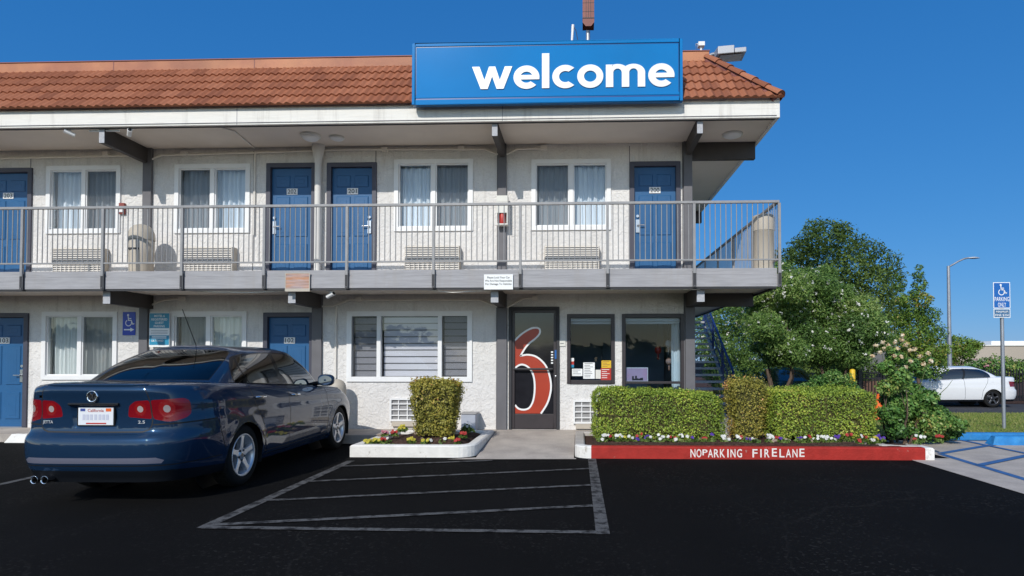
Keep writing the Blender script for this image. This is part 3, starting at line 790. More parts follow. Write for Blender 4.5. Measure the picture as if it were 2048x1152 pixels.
# office door with the big red numeral
x0, z0, x1, z1 = rod
fr = MB(); t = .05
fr.box(x0, W-.03, z0, x0+t, W+.08, z1); fr.box(x1-t, W-.03, z0, x1, W+.08, z1); fr.box(x0+t, W-.03, z1-t, x1-t, W+.08, z1)
lf = MB(); s = .045; yl = W+.0
a0, a1, b0, b1 = x0+t+.004, x1-t-.004, z0+.012, z1-t-.004
lf.box(a0, yl, b0, a0+s, yl+.045, b1); lf.box(a1-s, yl, b0, a1, yl+.045, b1); lf.box(a0+s, yl, b1-s, a1-s, yl+.045, b1)
zk = at(1066,828,W)[1]; lf.box(a0+s, yl, b0, a1-s, yl+.045, zk)
od = lf.build('door', M['bronze'], bld, bevel=.003); tag(od, 'black glass office door with a big red number 6')
fr.build('door_frame', M['dark'], od, bevel=.003)
g = MB(); g.box(a0+s-.005, yl+.02, zk-.005, a1-s+.005, yl+.026, b1-s+.005); g.build('pane', M['doorblack'], od)
# numeral traced as a band: white outline slightly behind the red fill
def catmull(P, n=8, closed=False):
    P = [Vector(p) for p in P]; out = []; k = len(P)
    rng = range(k if closed else k-1)
    for i in rng:
        p0 = P[(i-1) % k] if closed or i > 0 else P[0]; p1 = P[i]; p2 = P[(i+1) % k]; p3 = P[(i+2) % k] if closed or i < k-2 else P[-1]
        for j in range(n):
            t_ = j/n
            out.append(.5*((2*p1)+(p2-p0)*t_+(2*p0-5*p1+4*p2-p3)*t_*t_+(3*p1-p0-3*p2+p3)*t_**3))
    if not closed: out.append(P[-1])
    return out
zo = lambda p: (p[0]/4.116+1000, p[1]/4.116+600)
XC = at(1029.5,750,W)[0]                      # numeral is cropped at the glass edge
A = catmull([(121,335),(180,280),(250,238),(300,230),(326,245),(322,280),(290,315),(240,355),(205,395),(165,462)], 6)
Bo = catmull([(165,462),(225,452),(290,465),(345,505),(385,560),(410,640),(418,720),(405,800),(380,865),(335,935)], 6)
Bi = catmull([(121,865),(150,895),(195,905),(240,890),(270,840),(284,770),(286,690),(275,620),(250,570),(215,540),(180,530),(150,538),(121,560)], 6)
def topx(P): return [at(*zo(p), W) for p in P]
outer = topx(A) + topx(Bo[1:]) + [at(*zo((121,935)), W)]
inner = topx(Bi)
poly = outer + inner
def offs(pl, d):
    out = []; n = len(pl)
    for i in range(n):
        p0, p1_, p2_ = Vector(pl[max(0,i-1)]), Vector(pl[i]), Vector(pl[min(n-1,i+1)])
        e = (p2_-p0).normalized(); out.append((p1_.x - e.y*d, p1_.y + e.x*d))
    return out
mb = MB(); yb_ = yl+.0185
mb.face([(u, yb_, v) for u, v in poly], 0)
band = topx(A) + topx(Bo[1:])
def strip(pl, d0, d1, m):
    o0, o1 = offs(pl, d0), offs(pl, d1)
    for i in range(len(pl)-1):
        q4 = [o0[i], o0[i+1], o1[i+1], o1[i]]
        mb.face([(max(u, XC), yb_-.002, v) for u, v in q4], m)
for pl in (topx(A), topx(Bo), topx(Bi)): strip(pl, -.012, .018, 1)
mb.build('numeral', [M['six_red'], M['white']], od)
hb = MB(); zbar = at(1066,738,W)[1]
hb.tube([(a0+.03,yl-.05,zbar),(a1-.06,yl-.05,zbar)], .018, 10)
for xx in (a0+.04, a1-.07): hb.tube([(xx,yl-.05,zbar),(xx,yl+.01,zbar)], .012, 8)
hb.build('push_bar', M['dark'], od)
lk = MB(); x, z = at(1111.5,752.5,W); lk.lathe([(0,-.02),(.022,-.02),(.024,0)], 14, (x,yl,z), 'Y'); lk.build('lock', M['steel'], od)
st = MB()
x, z = at(1111.5,709,W); st.box(x-.017,yl-.003,z-.075,x+.017,yl-.0005,z+.075,0)
for k in range(5):
    x, z = at(1104,704+k*5.5,W); st.box(x-.018,yl+.016,z-.012,x+.018,yl+.0185,z+.012,1)
st.build('sticker', [M['hcblue_b'], M['signwhite']], od)

mb = MB(); x, z = at(1124,686.5,W); mb.box(x-.06,W-.018,z-.05,x+.06,W-.001,z+.05); mb.box(x-.03,W-.024,z-.008,x+.03,W-.0185,z+.004,1); mb.build('switch_plate', [M['offwhite'], M['rail']], bld)
# ------------------------------------------------------------------ balcony railing
ztr = at(1100,405.5,F)[1]; zbr = at(1100,522,F)[1]
rl = empty('balcony_railing', (-5, F, Zs0), 'grey metal railing of thin balusters along the front of the upper walkway', 'railing')
yr = F-.022
mb = MB(); mb.box(XL, yr-.022, ztr-.04, SXR+.02, yr+.022, ztr); mb.build('top_rail', M['rail'], rl, bevel=.005)
mb = MB(); mb.box(XL, yr-.012, zbr-.012, SXR+.02, yr+.012, zbr+.012); mb.build('bottom_rail', M['rail'], rl, bevel=.003)
PX = [47,208,366,530,695,868,1041,1215,1388,1558]
px_x = [at(p, 500, F)[0] for p in PX]
px_x = [px_x[0]-1.30] + px_x
for i, x in enumerate(px_x):
    mb = MB(); mb.box(x-.02, yr-.02, Zs1-.08, x+.02, yr+.02, ztr-.04); mb.box(x-.026, F-.036, Zs0+.0, x+.026, F-.001, Zs1-.04, 1)
    mb.box(x-.012, F-.05, Zs0+.005, x+.012, F-.036, Zs0+.03, 1)
    mb.build('post', [M['rail'], M['dark']], rl, bevel=.003)
bars = []
for i in range(len(px_x)-1):
    n = 16
    for k in range(1, n): bars.append(px_x[i] + (px_x[i+1]-px_x[i])*k/n)
bars.sort(reverse=True)
proto = None
for x in bars[:100]:
    if proto is None:
        mb = MB(); mb.tube([(x,yr,zbr),(x,yr,ztr-.03)], .0075, 6, caps=False); proto = mb.build('baluster', M['rail'], rl); px0 = x
    else:
        c = proto.copy(); COL.objects.link(c); c.parent = rl; c.location.x = proto.location.x + (x-px0)
mb = MB()
for x in bars[100:]: mb.tube([(x,yr,zbr),(x,yr,ztr-.03)], .0075, 6, caps=False)
tag(mb.build('baluster', M['rail'], rl), kind='stuff')
# side railing
rs = empty('balcony_railing', (SXR, 13, Zs0), 'grey metal railing running back along the right side of the balcony', 'railing')
xs_ = SXR+.0; YE = 17.2
mb = MB(); mb.box(xs_-.022, yr+.03, ztr-.04, xs_+.022, YE, ztr); mb.build('top_rail', M['rail'], rs, bevel=.005)
mb = MB(); mb.box(xs_-.012, yr+.03, zbr-.012, xs_+.012, YE, zbr+.012); mb.build('bottom_rail', M['rail'], rs)
for k in range(1, 7):
    y = yr + (YE-yr)*k/6; mb = MB(); mb.box(xs_-.02, y-.02, Zs1-.05, xs_+.02, y+.02, ztr-.04); mb.box(xs_+.001, y-.026, Zs0, xs_+.02, y+.026, Zs1-.05); mb.build('post', M['rail'], rs)
proto = None
n = 84
for k in range(1, n):
    if k % 14 == 0: continue
    y = yr + (YE-yr)*k/n
    if proto is None:
        mb = MB(); mb.tube([(xs_,y,zbr),(xs_,y,ztr-.03)], .0075, 6, caps=False); proto = mb.build('baluster', M['rail'], rs); y0_ = y
    else:
        c = proto.copy(); COL.objects.link(c); c.parent = rs; c.location.y = proto.location.y + (y-y0_)

# ------------------------------------------------------------------ welcome sign
YS_ = F-.18
sx0, sz1 = at(824,87,YS_); sx1, sz0 = at(1366,201,YS_)
ws = empty('welcome_sign', ((sx0+sx1)/2, YS_, sz0), 'large glossy blue box sign reading welcome on the roof edge', 'sign')
mb = MB(); fwid = .075
mb.box(sx0, YS_+.02, sz0+.0, sx1, YS_+.11, sz1)
mb.build('cabinet', M['sign_frame'], ws, bevel=.008)
mb = MB(); b = .05
mb.box(sx0, YS_, sz0, sx0+b, YS_+.019, sz1); mb.box(sx1-b, YS_, sz0, sx1, YS_+.019, sz1)
mb.box(sx0+b, YS_, sz1-b, sx1-b, YS_+.019, sz1); mb.box(sx0+b, YS_, sz0, sx1-b, YS_+.019, sz0+b+.02)
mb.box(sx0+b, YS_+.006, sz0+b+.045, sx1-b, YS_+.019, sz0+b+.085)
mb.build('frame', M['sign_blue'], ws, bevel=.006)
mb = MB(); mb.box(sx0+b, YS_+.012, sz0+b+.02, sx1-b, YS_+.0195, sz1-b); mb.build('face', M['sign_blue'], ws)
mb = MB()
for (xa_, xb_, za_, zb_) in ((sx0+b,sx1-b,sz0+b+.018,sz0+b+.040),(sx0+b,sx1-b,sz1-b-.012,sz1-b-.004),(sx0+b+.004,sx0+b+.014,sz0+b+.09,sz1-b-.016),(sx1-b-.014,sx1-b-.004,sz0+b+.09,sz1-b-.016)):
    mb.box(xa_, YS_+.0105, za_, xb_, YS_+.0118, zb_)
mb.build('border_line', M['sign_line'], ws)  # thin dark blue line laid around the sign face
for px in (900, 1095, 1290):
    x = at(px,150,YS_)[0]; mb = MB(); mb.box(x-.04, YS_+.1105, sz0+.25, x+.04, F+.55, sz0+.33); mb.build('bracket', M['greywood'], ws)
# lettering drawn as outlines
def L2(cx, cy, r, a0, a1, n=28): return [(cx+r*math.cos(R(a0+(a1-a0)*i/n)), cy+r*math.sin(R(a0+(a1-a0)*i/n))) for i in range(n+1)]
def curve_shape(splines):
    cu = bpy.data.curves.new('c', 'CURVE'); cu.dimensions = '2D'; cu.fill_mode = 'BOTH'; cu.extrude = .006
    for sp in splines:
        s = cu.splines.new('POLY'); s.points.add(len(sp)-1); s.use_cyclic_u = True
        for p, q_ in zip(s.points, sp): p.co = (q_[0], q_[1], 0, 1)
    ob = bpy.data.objects.new('c', cu); COL.objects.link(ob)
    me = bpy.data.meshes.new_from_object(ob.evaluated_get(bpy.context.evaluated_depsgraph_get()))
    V = [tuple(v.co) for v in me.vertices]; Fc = [tuple(p.vertices) for p in me.polygons]
    bpy.data.objects.remove(ob); bpy.data.curves.remove(cu); bpy.data.meshes.remove(me)
    return V, Fc
def letter(ch, T=.295, ro=.52):
    # x-height 1.0; bowl centre at y .5
    c = .5; ri = ro - T*.92
    if ch == 'o': return [L2(ro,c,ro,0,360,40)[:-1], L2(ro,c,ri,0,360,40)[:-1]], 2*ro
    if ch == 'c':
        return [L2(ro,c,ro,47,313,36)+L2(ro,c,ri,300,60,30)], ro+ro*math.cos(R(47))+.04
    if ch == 'e':
        h = .10; a = math.degrees(math.asin(h/ro)); ai = math.degrees(math.asin(h/ri)); hb = .10; ab = math.degrees(math.asin((hb+.0)/ri))
        out = L2(ro,c,ro,-a,318,44)+L2(ro,c,ri,312,180+ai,22)+[(ro+ro*math.cos(R(a)), c-h)]
        hole = L2(ro,c,ri,ai,180-ai,24)
        return [out, hole], 2*ro
    if ch == 'l': return [[(0,0),(T,0),(T,1.55),(0,1.55)]], T
    if ch == 'w':
        w = 1.62; a = .30
        return [[(0,1),(a,1),(.50,.40),(.685,1),(.935,1),(1.12,.40),(w-a,1),(w,1),(1.27,0),(.99,0),(.81,.56),(.63,0),(.35,0)]], w
    if ch == 'm':
        w = 1.56; p = (w-T)/2; r_o, r_i = (p+T)/2, (p-T)/2
        top = [(0,0),(0,1),(T*.93,1),(T*.93,.90)]
        c1, c2 = r_o, p+r_o; yc = 1-r_o*.82+.02
        el = lambda cx, r, ry, a0, a1, n=12: [(cx+r*math.cos(R(a0+(a1-a0)*i/n)), yc+ry*math.sin(R(a0+(a1-a0)*i/n))) for i in range(n+1)]
        pts = top + el(c1, r_o, 1.02-yc, 118, 52) + el(c2, r_o, 1.02-yc, 118, 0) + [(w,0),(w-T,0)] + el(c2, r_i, r_i*1.05, 0, 180)[0:] + [(p,0)] + [(p+T,0)][:0]
        pts = top + el(c1, r_o, 1.02-yc, 118, 45) + el(c2, r_o, 1.02-yc, 135, 0) + [(w,0),(w-T,0)] + el(c2, r_i, r_i*1.05, 0, 180) + [(p+T,0),(p,0)] + el(c1, r_i, r_i*1.05, 0, 180) + [(T,0)]
        return [pts], w
xa, zb0 = at(944,178.5,YS_); xb, zt0 = at(1349,127,YS_); xh = zt0-zb0
word = 'welcome'; gap = [.05,.10,.12,.08,.10,.12,.0]
Ls_ = [letter(c) for c in word]; tot = sum(l[1] for l in Ls_) + sum(gap)
scx = (xb-xa)/tot; x = xa
mb = MB()
for (sp, wd), g_ in zip(Ls_, gap):
    V, Fc = curve_shape(sp)
    mb.raw([(x+p[0]*scx, YS_+.004+p[2], zb0+p[1]*xh) for p in V], Fc); x += (wd+g_)*scx
mb.build('lettering', M['signwhite'], ws, merge=True)

# ------------------------------------------------------------------ flat signs
def plate(mb, x0, z0, x1, z1, y, t=.006, m=0): mb.box(x0, y, z0, x1, y+t, z1, m)
def isa(mb, cx, cz, s, y, m, flip=1):
    """wheelchair pictogram, s = overall height"""
    f = lambda u, v: (cx+u*s*flip, y, cz+v*s)
    def st(P, w):
        P = [Vector(p) for p in P]
        for i in range(len(P)-1):
            d = (P[i+1]-P[i]).normalized(); n = Vector((-d.y,d.x))*w/2; e = d*w*.35
            mb.face([f(*(P[i]-n-e)), f(*(P[i+1]-n+e)), f(*(P[i+1]+n+e)), f(*(P[i]+n-e))], m)
    mb.face([f(*p) for p in L2(-.08,.42,.085,0,360,16)[:-1]], m)
    st([(-.07,.30),(-.04,.02),(.18,.02),(.30,-.28),(.40,-.24)], .075); st([(-.05,.16),(.16,.16)], .06)
    P = L2(-.03,-.18,.26,120,385,22)
    for i in range(len(P)-1):
        a, b_ = Vector(P[i]), Vector(P[i+1]); c = Vector((-.03,-.18))
        mb.face([f(*a), f(*b_), f(*(c+(b_-c)*.76)), f(*(c+(a-c)*.76))], m)
# white notice on the balcony edge
def signrect(x0,y0,x1,y1,Y): a = at(x0,y1,Y); b = at(x1,y0,Y); return a[0],a[1],b[0],b[1]
ys = F-.03
a = signrect(968,548.5,1026,579,ys); mb = MB(); plate(mb,*a,ys)
h = a[3]-a[1]; xc = (a[0]+a[2])/2; wdt = a[2]-a[0]
for i, (t_, k) in enumerate((('Please Lock Your Car',.78),('We Are Not Responsible',.93),('For Damage To Vehicles',.90))):
    mb.text(t_, xc, a[3]-h*(.27+.215*i), h*.125, ys-.0015, m=1, w=wdt*k, off=.012)
tag(mb.build('notice_sign', [M['signwhite'], M['black']]), 'white notice on the balcony edge asking people to lock their car', 'sign')
a = signrect(570,545.5,620,583,ys); mb = MB(); plate(mb, a[0]+.012,a[1]+.045,a[2]-.012,a[3]-.012,ys)
mb.box(a[0],ys-.004,a[1],a[2],ys+.006,a[1]+.045,1); mb.box(a[0],ys-.004,a[1]+.045,a[0]+.012,ys+.006,a[3],1); mb.box(a[2]-.012,ys-.004,a[1]+.045,a[2],ys+.006,a[3],1); mb.box(a[0]+.012,ys-.004,a[3]-.012,a[2]-.012,ys+.006,a[3],1)
tag(mb.build('faded_sign', [M['orange_faded'], M['beige']]), 'sun faded orange sign in a beige frame on the balcony edge', 'sign')
# blue accessible arrow sign on the wall
yw = W-.012
a = signrect(245,624,271,670.5,yw); mb = MB(); plate(mb,*a,yw)
xc = (a[0]+a[2])/2; h = a[3]-a[1]; wd = a[2]-a[0]
isa(mb, xc, a[1]+h*.63, h*.56, yw-.0015, 1)
za = a[1]+h*.24; mb.box(xc-wd*.38, yw-.0025, za-h*.028, xc+wd*.12, yw-.001, za+h*.028, 1); mb.face([(xc+wd*.12,yw-.0016,za-h*.085),(xc+wd*.42,yw-.0016,za),(xc+wd*.12,yw-.0016,za+h*.085)],1)
tag(mb.build('accessible_sign', [M['hcblue'], M['signwhite']]), 'blue wall sign with a white wheelchair symbol and arrow', 'sign')
# teal guest parking sign
ys = W-.075
a = signrect(298,625.5,339.5,694,ys); mb = MB(); plate(mb,*a,ys); xc = (a[0]+a[2])/2; h = a[3]-a[1]; wd = a[2]-a[0]
tq = lambda f0, f1, m: mb.box(a[0]+.006, ys-.003, a[1]+h*f0, a[2]-.006, ys-.0005, a[1]+h*f1, m)
tq(.55,.985,1); tq(.06,.34,1)
for i, (t_, k) in enumerate((('MOTEL 6',.52),('REGISTERED',.78),('GUEST',.44),('PARKING',.54))):
    mb.text(t_, xc, a[1]+h*(.875-.1*i), h*.062, ys-.0042, m=0, w=wd*k, off=.015)
for f in (.38,.425,.47): mb.box(a[0]+.03, ys-.0025, a[1]+h*f, a[2]-.03, ys-.0005, a[1]+h*(f+.018), 2)
mb.text('OR TOWED', xc-.03, a[1]+h*.155, h*.055, ys-.0042, m=0, w=wd*.6, off=.012)
for f in (.29,.25): mb.box(a[0]+.05, ys-.0042, a[1]+h*f, a[2]-.05, ys-.0031, a[1]+h*(f+.02), 0)
tag(mb.build('guest_parking_sign', [M['signwhite'], M['teal'], M['galv']]), 'teal and white guest parking sign on the grey post behind the sedan', 'sign')
# accessible parking sign on its pole
sp = Vector((*gnd(2008,857,.06), .06)); Yp = sp.y
pk = empty('parking_sign', sp, 'blue and white accessible parking sign on a leaning steel pole', 'sign post')
xt, zt = at(2002.5,566,Yp)
def pl_(t): return Vector((sp.x+(xt-sp.x)*t, Yp, sp.z+(zt-sp.z)*t))
mb = MB(); mb.tube([pl_(0), pl_(1)], .031, 12); mb.build('pole', M['galv'], pk)
def signplate(x0,y0,x1,y1,name,rows,sym,mbg):
    y = Yp-.045; a = signrect(x0,y0,x1,y1,y); xc = (a[0]+a[2])/2; h = a[3]-a[1]; wd = a[2]-a[0]
    mb = MB(); plate(mb,*a,y); mb.box(a[0]+.012, y-.002, a[1]+.012, a[2]-.012, y-.0004, a[3]-.012, 1)
    if sym: isa(mb, xc, a[1]+h*.70, h*.46, y-.0032, 0)
    for t_, fz, fh, k in rows: mb.text(t_, xc, a[1]+h*fz, h*fh, y-.0032, m=0, w=wd*k, off=.002)
    mb.build(name, [M['signwhite'], mbg], pk)
signplate(1987,564.5,2020,616.5,'sign_panel',(('PARKING',.275,.155,.86),('ONLY',.06,.155,.48)),True,M['hcblue_b'])
M['fineblue'] = mk('fineblue', (.03,.13,.27), .4)
signplate(1987.5,617.5,2020.5,635.5,'fine_panel',(('MINIMUM',.56,.22,.72),('FINE $250',.18,.24,.82)),False,M['fineblue'])

# ------------------------------------------------------------------ air conditioners
def ac_up(rc, label):
    x0, z0, x1, z1 = wr(*rc, Y=W-.15); z0 = Zs1+.02
    o = empty('air_conditioner', ((x0+x1)/2, W-.07, z0), label, 'air conditioner', 'beige wall air conditioners on the upper walkway')
    mb = MB(); mb.box(x0, W-.145, z0, x1, W-.003, z1); mb.build('housing', M['beige'], o, bevel=.012)
    g = MB(); nn = 14
    for k in range(nn):
        z = z0+.02+(z1-z0-.04)*k/(nn-1); g.box(x0+.015, W-.163, z-.006, x1-.015, W-.1462, z+.006)
    for k in range(13):
        x = x0+.015+(x1-x0-.03)*k/12; g.box(x-.004, W-.158, z0+.015, x+.004, W-.147, z0+(z1-z0)*(.42 if k % 12 else 1))
    g.build('grille', M['conduit'], o)
    b_ = MB(); b_.box(x0+.02, W-.1459, z0+.02, x1-.02, W-.1452, z1-.02); b_.build('recess', M['rail'], o)
ac_up((105,496,205,537), 'beige wall air conditioner on the balcony beside the upper trash can')
ac_up((361,494,465,537), 'beige wall air conditioner on the balcony left of door 202')
ac_up((809,491.6,919,537), 'beige wall air conditioner on the balcony right of door 201')
ac_up((1088.6,491.6,1199,537), 'beige wall air conditioner on the balcony left of door 200')
def ac_low(rc, label):
    x0, z0, x1, z1 = wr(*rc)
    o = empty('air_conditioner', ((x0+x1)/2, W-.03, z0), label, 'air conditioner', 'white through wall units on the ground floor')
    mb = MB(); t = .03
    mb.box(x0,W-.05,z0,x0+t,W-.001,z1); mb.box(x1-t,W-.05,z0,x1,W-.001,z1); mb.box(x0+t,W-.05,z1-t,x1-t,W-.001,z1); mb.box(x0+t,W-.05,z0,x1-t,W-.001,z0+t)
    for k in (1,2,3): z = z0+(z1-z0)*k/4; mb.box(x0+t,W-.046,z-.009,x1-t,W-.012,z+.009)
    for k in (1,2,3,4): x = x0+(x1-x0)*k/5; mb.box(x-.008,W-.036,z0+t,x+.008,W-.014,z1-t)
    mb.build('frame', M['white'], o)
    b_ = MB()
    nn = 16
    b_.box(x0+t,W-.011,z0+t,x1-t,W-.004,z1-t)
    b_.build('coil', M['rail'], o)
    s_ = MB(); s_.box(x0+.04, W-.06, z0-.085, x1-.02, W-.001, z0-.004); s_.build('drip_tray', M['beige'], o)
ac_low((781,796,868,842), 'white gridded air conditioner in the wall behind the clipped bush')
ac_low((1146.5,800,1232,847), 'white gridded air conditioner in the wall right of the office door')

# ------------------------------------------------------------------ balcony things
# domed trash can
x, z = at(281,500,W-.42); base = Vector((at(283,500,W-.42)[0], W-.42, Zs1)); r_ = (at(305,500,W-.42)[0]-at(261,500,W-.42)[0])/2
tc = empty('trash_can', base, 'beige dome topped trash can standing on the upper walkway between two windows', 'trash can')
zt = at(283,450,W-.42)[1]-Zs1; zd = zt-.24
mb = MB(); mb.lathe([(r_*.80,0),(r_*.92,.05),(r_*.97,zd*.6),(r_,zd),(0,zd)], 28, base); mb.build('body', M['beige'], tc)
mb = MB(); mb.lathe([(r_*1.03,zd-.02),(r_*1.03,zd+.04),(r_*.99,zd+.10),(r_*.86,zd+.17),(r_*.58,zd+.225),(r_*.25,zd+.245),(0,zd+.248)], 28, base); lid = mb.build('lid', M['beige'], tc)
mb = MB(); mb.box(base.x-.10, base.y-r_*1.0, Zs1+zd-.20, base.x+.08, base.y-r_*.84, Zs1+zd-.17); mb.build('flap', M['dark'], tc)
# tall bin in the balcony corner
Yc = F+.34; xb0, xb1 = at(1506,500,Yc)[0], at(1549,500,Yc)[0]; base = Vector(((xb0+xb1)/2, Yc, Zs1)); r_ = (xb1-xb0)/2
tb = empty('trash_can', base, 'tall beige cylindrical bin in the right front corner of the balcony', 'trash can')
zt = at(1527,431,Yc)[1]-Zs1
mb = MB(); mb.lathe([(r_*.95,0),(r_*.95,zt*.70),(r_*1.0,zt*.71),(0,zt*.71)], 28, base); mb.build('body', M['beige'], tb)
mb = MB(); mb.lathe([(r_*1.02,zt*.712),(r_*1.02,zt*.95),(r_*.97,zt*.985),(r_*.8,zt),(0,zt*1.01)], 28, base); mb.build('lid', M['beige'], tb)
# extinguisher cabinet and alarms
x0, z0, x1, z1 = wr(993,391,1015,449,W-.2)
ex = empty('extinguisher_cabinet', ((x0+x1)/2, W-.13, z0), 'white cabinet with a red fire extinguisher on the upper grey post', 'extinguisher')
mb = MB(); mb.box(x0,W-.075,z0,x1,W-.057,z1); mb.box(x0,W-.2,z0,x1,W-.075,z0+.02); mb.box(x0,W-.2,z1-.10,x1,W-.075,z1); mb.box(x0,W-.2,z0+.02,x0+.014,W-.075,z1-.10); mb.box(x1-.014,W-.2,z0+.02,x1,W-.075,z1-.10)
mb.build('cabinet', M['offwhite'], ex)
mb = MB(); c_ = ((x0+x1)/2, W-.135, z0+.022); mb.lathe([(.045,0),(.05,.02),(.05,.16),(.03,.2),(.015,.22),(.015,.26),(0,.26)], 16, c_); mb.build('extinguisher', M['red'], ex)
mb = MB(); mb.box(x0+.014,W-.196,z0+.20,x1-.014,W-.193,z1-.10); mb.box(x0+.03,W-.192,z1-.17,x1-.03,W-.19,z1-.13); mb.build('label', M['offwhite'], ex)
x0, z0, x1, z1 = wr(241.5,407,252,429)
fa = empty('fire_alarm', ((x0+x1)/2, W, z0), 'small red fire alarm pull station beside the upper left window', 'fire alarm')
mb = MB(); mb.box(x0,W-.05,z0,x1,W-.001,z1); M['dullred'] = mk('dullred', (.24,.045,.035), .6); mb.build('case', M['dullred'], fa, bevel=.008)
mb = MB(); mb.box(x0+.02,W-.062,z0+.03,x1-.02,W-.0505,z0+.075); mb.build('pull_bar', M['white'], fa)
# ceiling lights
def dome(px, py, r_, h_, label, m='white', Y=None):
    d = ray(px, py); t = (Zsof+.03-EYE)/d.z; c_ = Vector((d.x*t, d.y*t, Zsof+.03))
    o = empty('ceiling_light', (c_.x, c_.y, c_.z-h_), label, 'ceiling light', 'round white lights under the eaves')
    mb = MB(); mb.lathe([(r_*1.08,-.001),(r_*1.08,-.025),(r_*.95,-.03),(0,-.03)], 28, c_); mb.build('base', M['offwhite'], o)
    mb = MB(); mb.lathe([(r_*.93,-.0305)]+[(r_*.93*math.cos(R(a)), -.0305-(h_-.03)*math.sin(R(a))) for a in range(15,91,15)], 28, c_); mb.build('diffuser', M[m], o)
dome(621,270,.15,.10,'round white dome light on the ceiling outside doors 201 and 202')
dome(674,274,.11,.06,'smaller round white fitting on the ceiling next to the dome light')
dome(1465,268,.15,.06,'round white light under the eaves at the right corner')
# security cameras
def camera_thing(px, py, Y, yaw, label, pitch=-20):
    x, z = at(px, py, Y); o = empty('security_camera', (x, Y, z-.06), label, 'camera', 'white security cameras under the eaves')
    mb = MB(); mb.box(x-.06, Y-.03, z+.05, x+.06, Y+.03, z+.075); mb.tube([(x,Y,z+.05),(x,Y,z+.0)], .014, 8); mb.build('bracket', M['white'], o)
    rot = Euler((R(pitch),0,R(yaw)),'XYZ').to_matrix(); f = lambda t: Vector((x,Y,z-.01)) + rot @ Vector((0,t,0))
    mb = MB(); mb.tube([f(.07),f(-.06)], .032, 12); mb.tube([f(-.061),f(-.075)], .034, 12); mb.build('housing', M['white'], o)
    mb = MB(); mb.tube([f(-.0755),f(-.078)], .026, 12); mb.build('lens', M['black'], o)
camera_thing(140,265,F+.10,-55,'white security camera under the eaves left of the first beam')
camera_thing(259,264,F+.10,40,'white security camera under the eaves right of the first beam')
camera_thing(661,589,F+.12,65,'white security camera under the balcony edge over the big window')
tr = MB(); tr.box(at(168,254,F-.0)[0], F+.10, Zsof-.035, at(228,254,F)[0], F+.13, Zsof-.012)
tag(tr.build('cable_trunking', M['white']), 'short white cable trunking across the first roof beam', 'cable trunking')
# cables under the slab
cb = MB()
pts = [(0,577),(200,578),(330,579),(430,584),(500,585),(580,581),(700,578),(860,580),(905,585),(950,582),(1040,580),(1400,579)]
cb.tube(pxpath(pts, F+.06), .008, 6)
tag(cb.build('cable', M['conduit']), 'thin pale cable sagging below the balcony edge', 'cable')

# ------------------------------------------------------------------ roof equipment
fl = empty('floodlight', (at(1410,122,10.6)[0], 10.6, at(1410,122,10.6)[1]), 'grey floodlight head on a curved arm above the right end of the roof', 'floodlight')
Yf = 10.4
P = lambda px, py, Y=Yf: Vector((at(px,py,Y)[0], Y, at(px,py,Y)[1]))
mb = MB(); mb.tube([P(1398,128),P(1400,122),P(1408,116),P(1424,109),P(1436,107)], .03, 10); mb.build('arm', M['galv'], fl)
mb = MB()
def slab(pts, th, y0, y1):
    pass
a_, b_, c_, d_ = P(1422,127,10.75), P(1484,122,10.75), P(1493,103,9.95), P(1436,108,9.95)
for q0, q1, q2, q3, t_ in ((a_, b_.lerp(a_,.42), c_.lerp(d_,.42), d_, .13), (b_.lerp(a_,.40), b_, c_, c_.lerp(d_,.40), .08)):
    up = Vector((0,0,t_)); lo = [q0,q1,q2,q3]; hi = [p+up for p in lo]
    mb.raw(lo+hi, [(0,3,2,1),(4,5,6,7),(0,1,5,4),(1,2,6,5),(2,3,7,6),(3,0,4,7)])
M['lampgrey'] = mk('lampgrey', (.46,.47,.50), .5, metal=.2, var=(4,.05))
mb.build('head', M['lampgrey'], fl, bevel=.012)
mb = MB(); k = .12; z_ = Vector((0,0,-.012)); ql = [a_.lerp(c_,.1)+z_, b_.lerp(d_,.1)+z_, c_.lerp(a_,.1)+z_, d_.lerp(b_,.1)+z_]; mb.face(ql); mb.build('lens', M['offwhite'], fl)
an = empty('roof_sensor', P(1400,122,10.7), 'small white box on thin twin rods at the end of the roof', 'sensor')
mb = MB(); mb.tube([P(1402,124,10.7),P(1402,93,10.7)], .02, 8); mb.tube([P(1393,122,10.7),P(1392,88,10.7),P(1398,88,10.7)], .010, 6); mb.build('rod', M['white'], an)
mb = MB(); c_ = P(1402,90,10.7); mb.box(c_.x-.055,10.64,c_.z-.035,c_.x+.055,10.76,c_.z+.035); mb.build('box', M['white'], an)
aa = empty('antenna', P(1146,84,12.0), 'thin pale antenna mast with a stay behind the welcome sign', 'antenna')
mb = MB(); mb.tube([P(1143.5,88,12.0),P(1146,50,12.0)], .022, 8, r1=.03); mb.build('mast', M['white'], aa)
mb = MB(); mb.tube([P(1147,52,12.0),P(1152,62,12.0),P(1157,88,12.0)], .007, 5); mb.build('stay', M['dark'], aa)
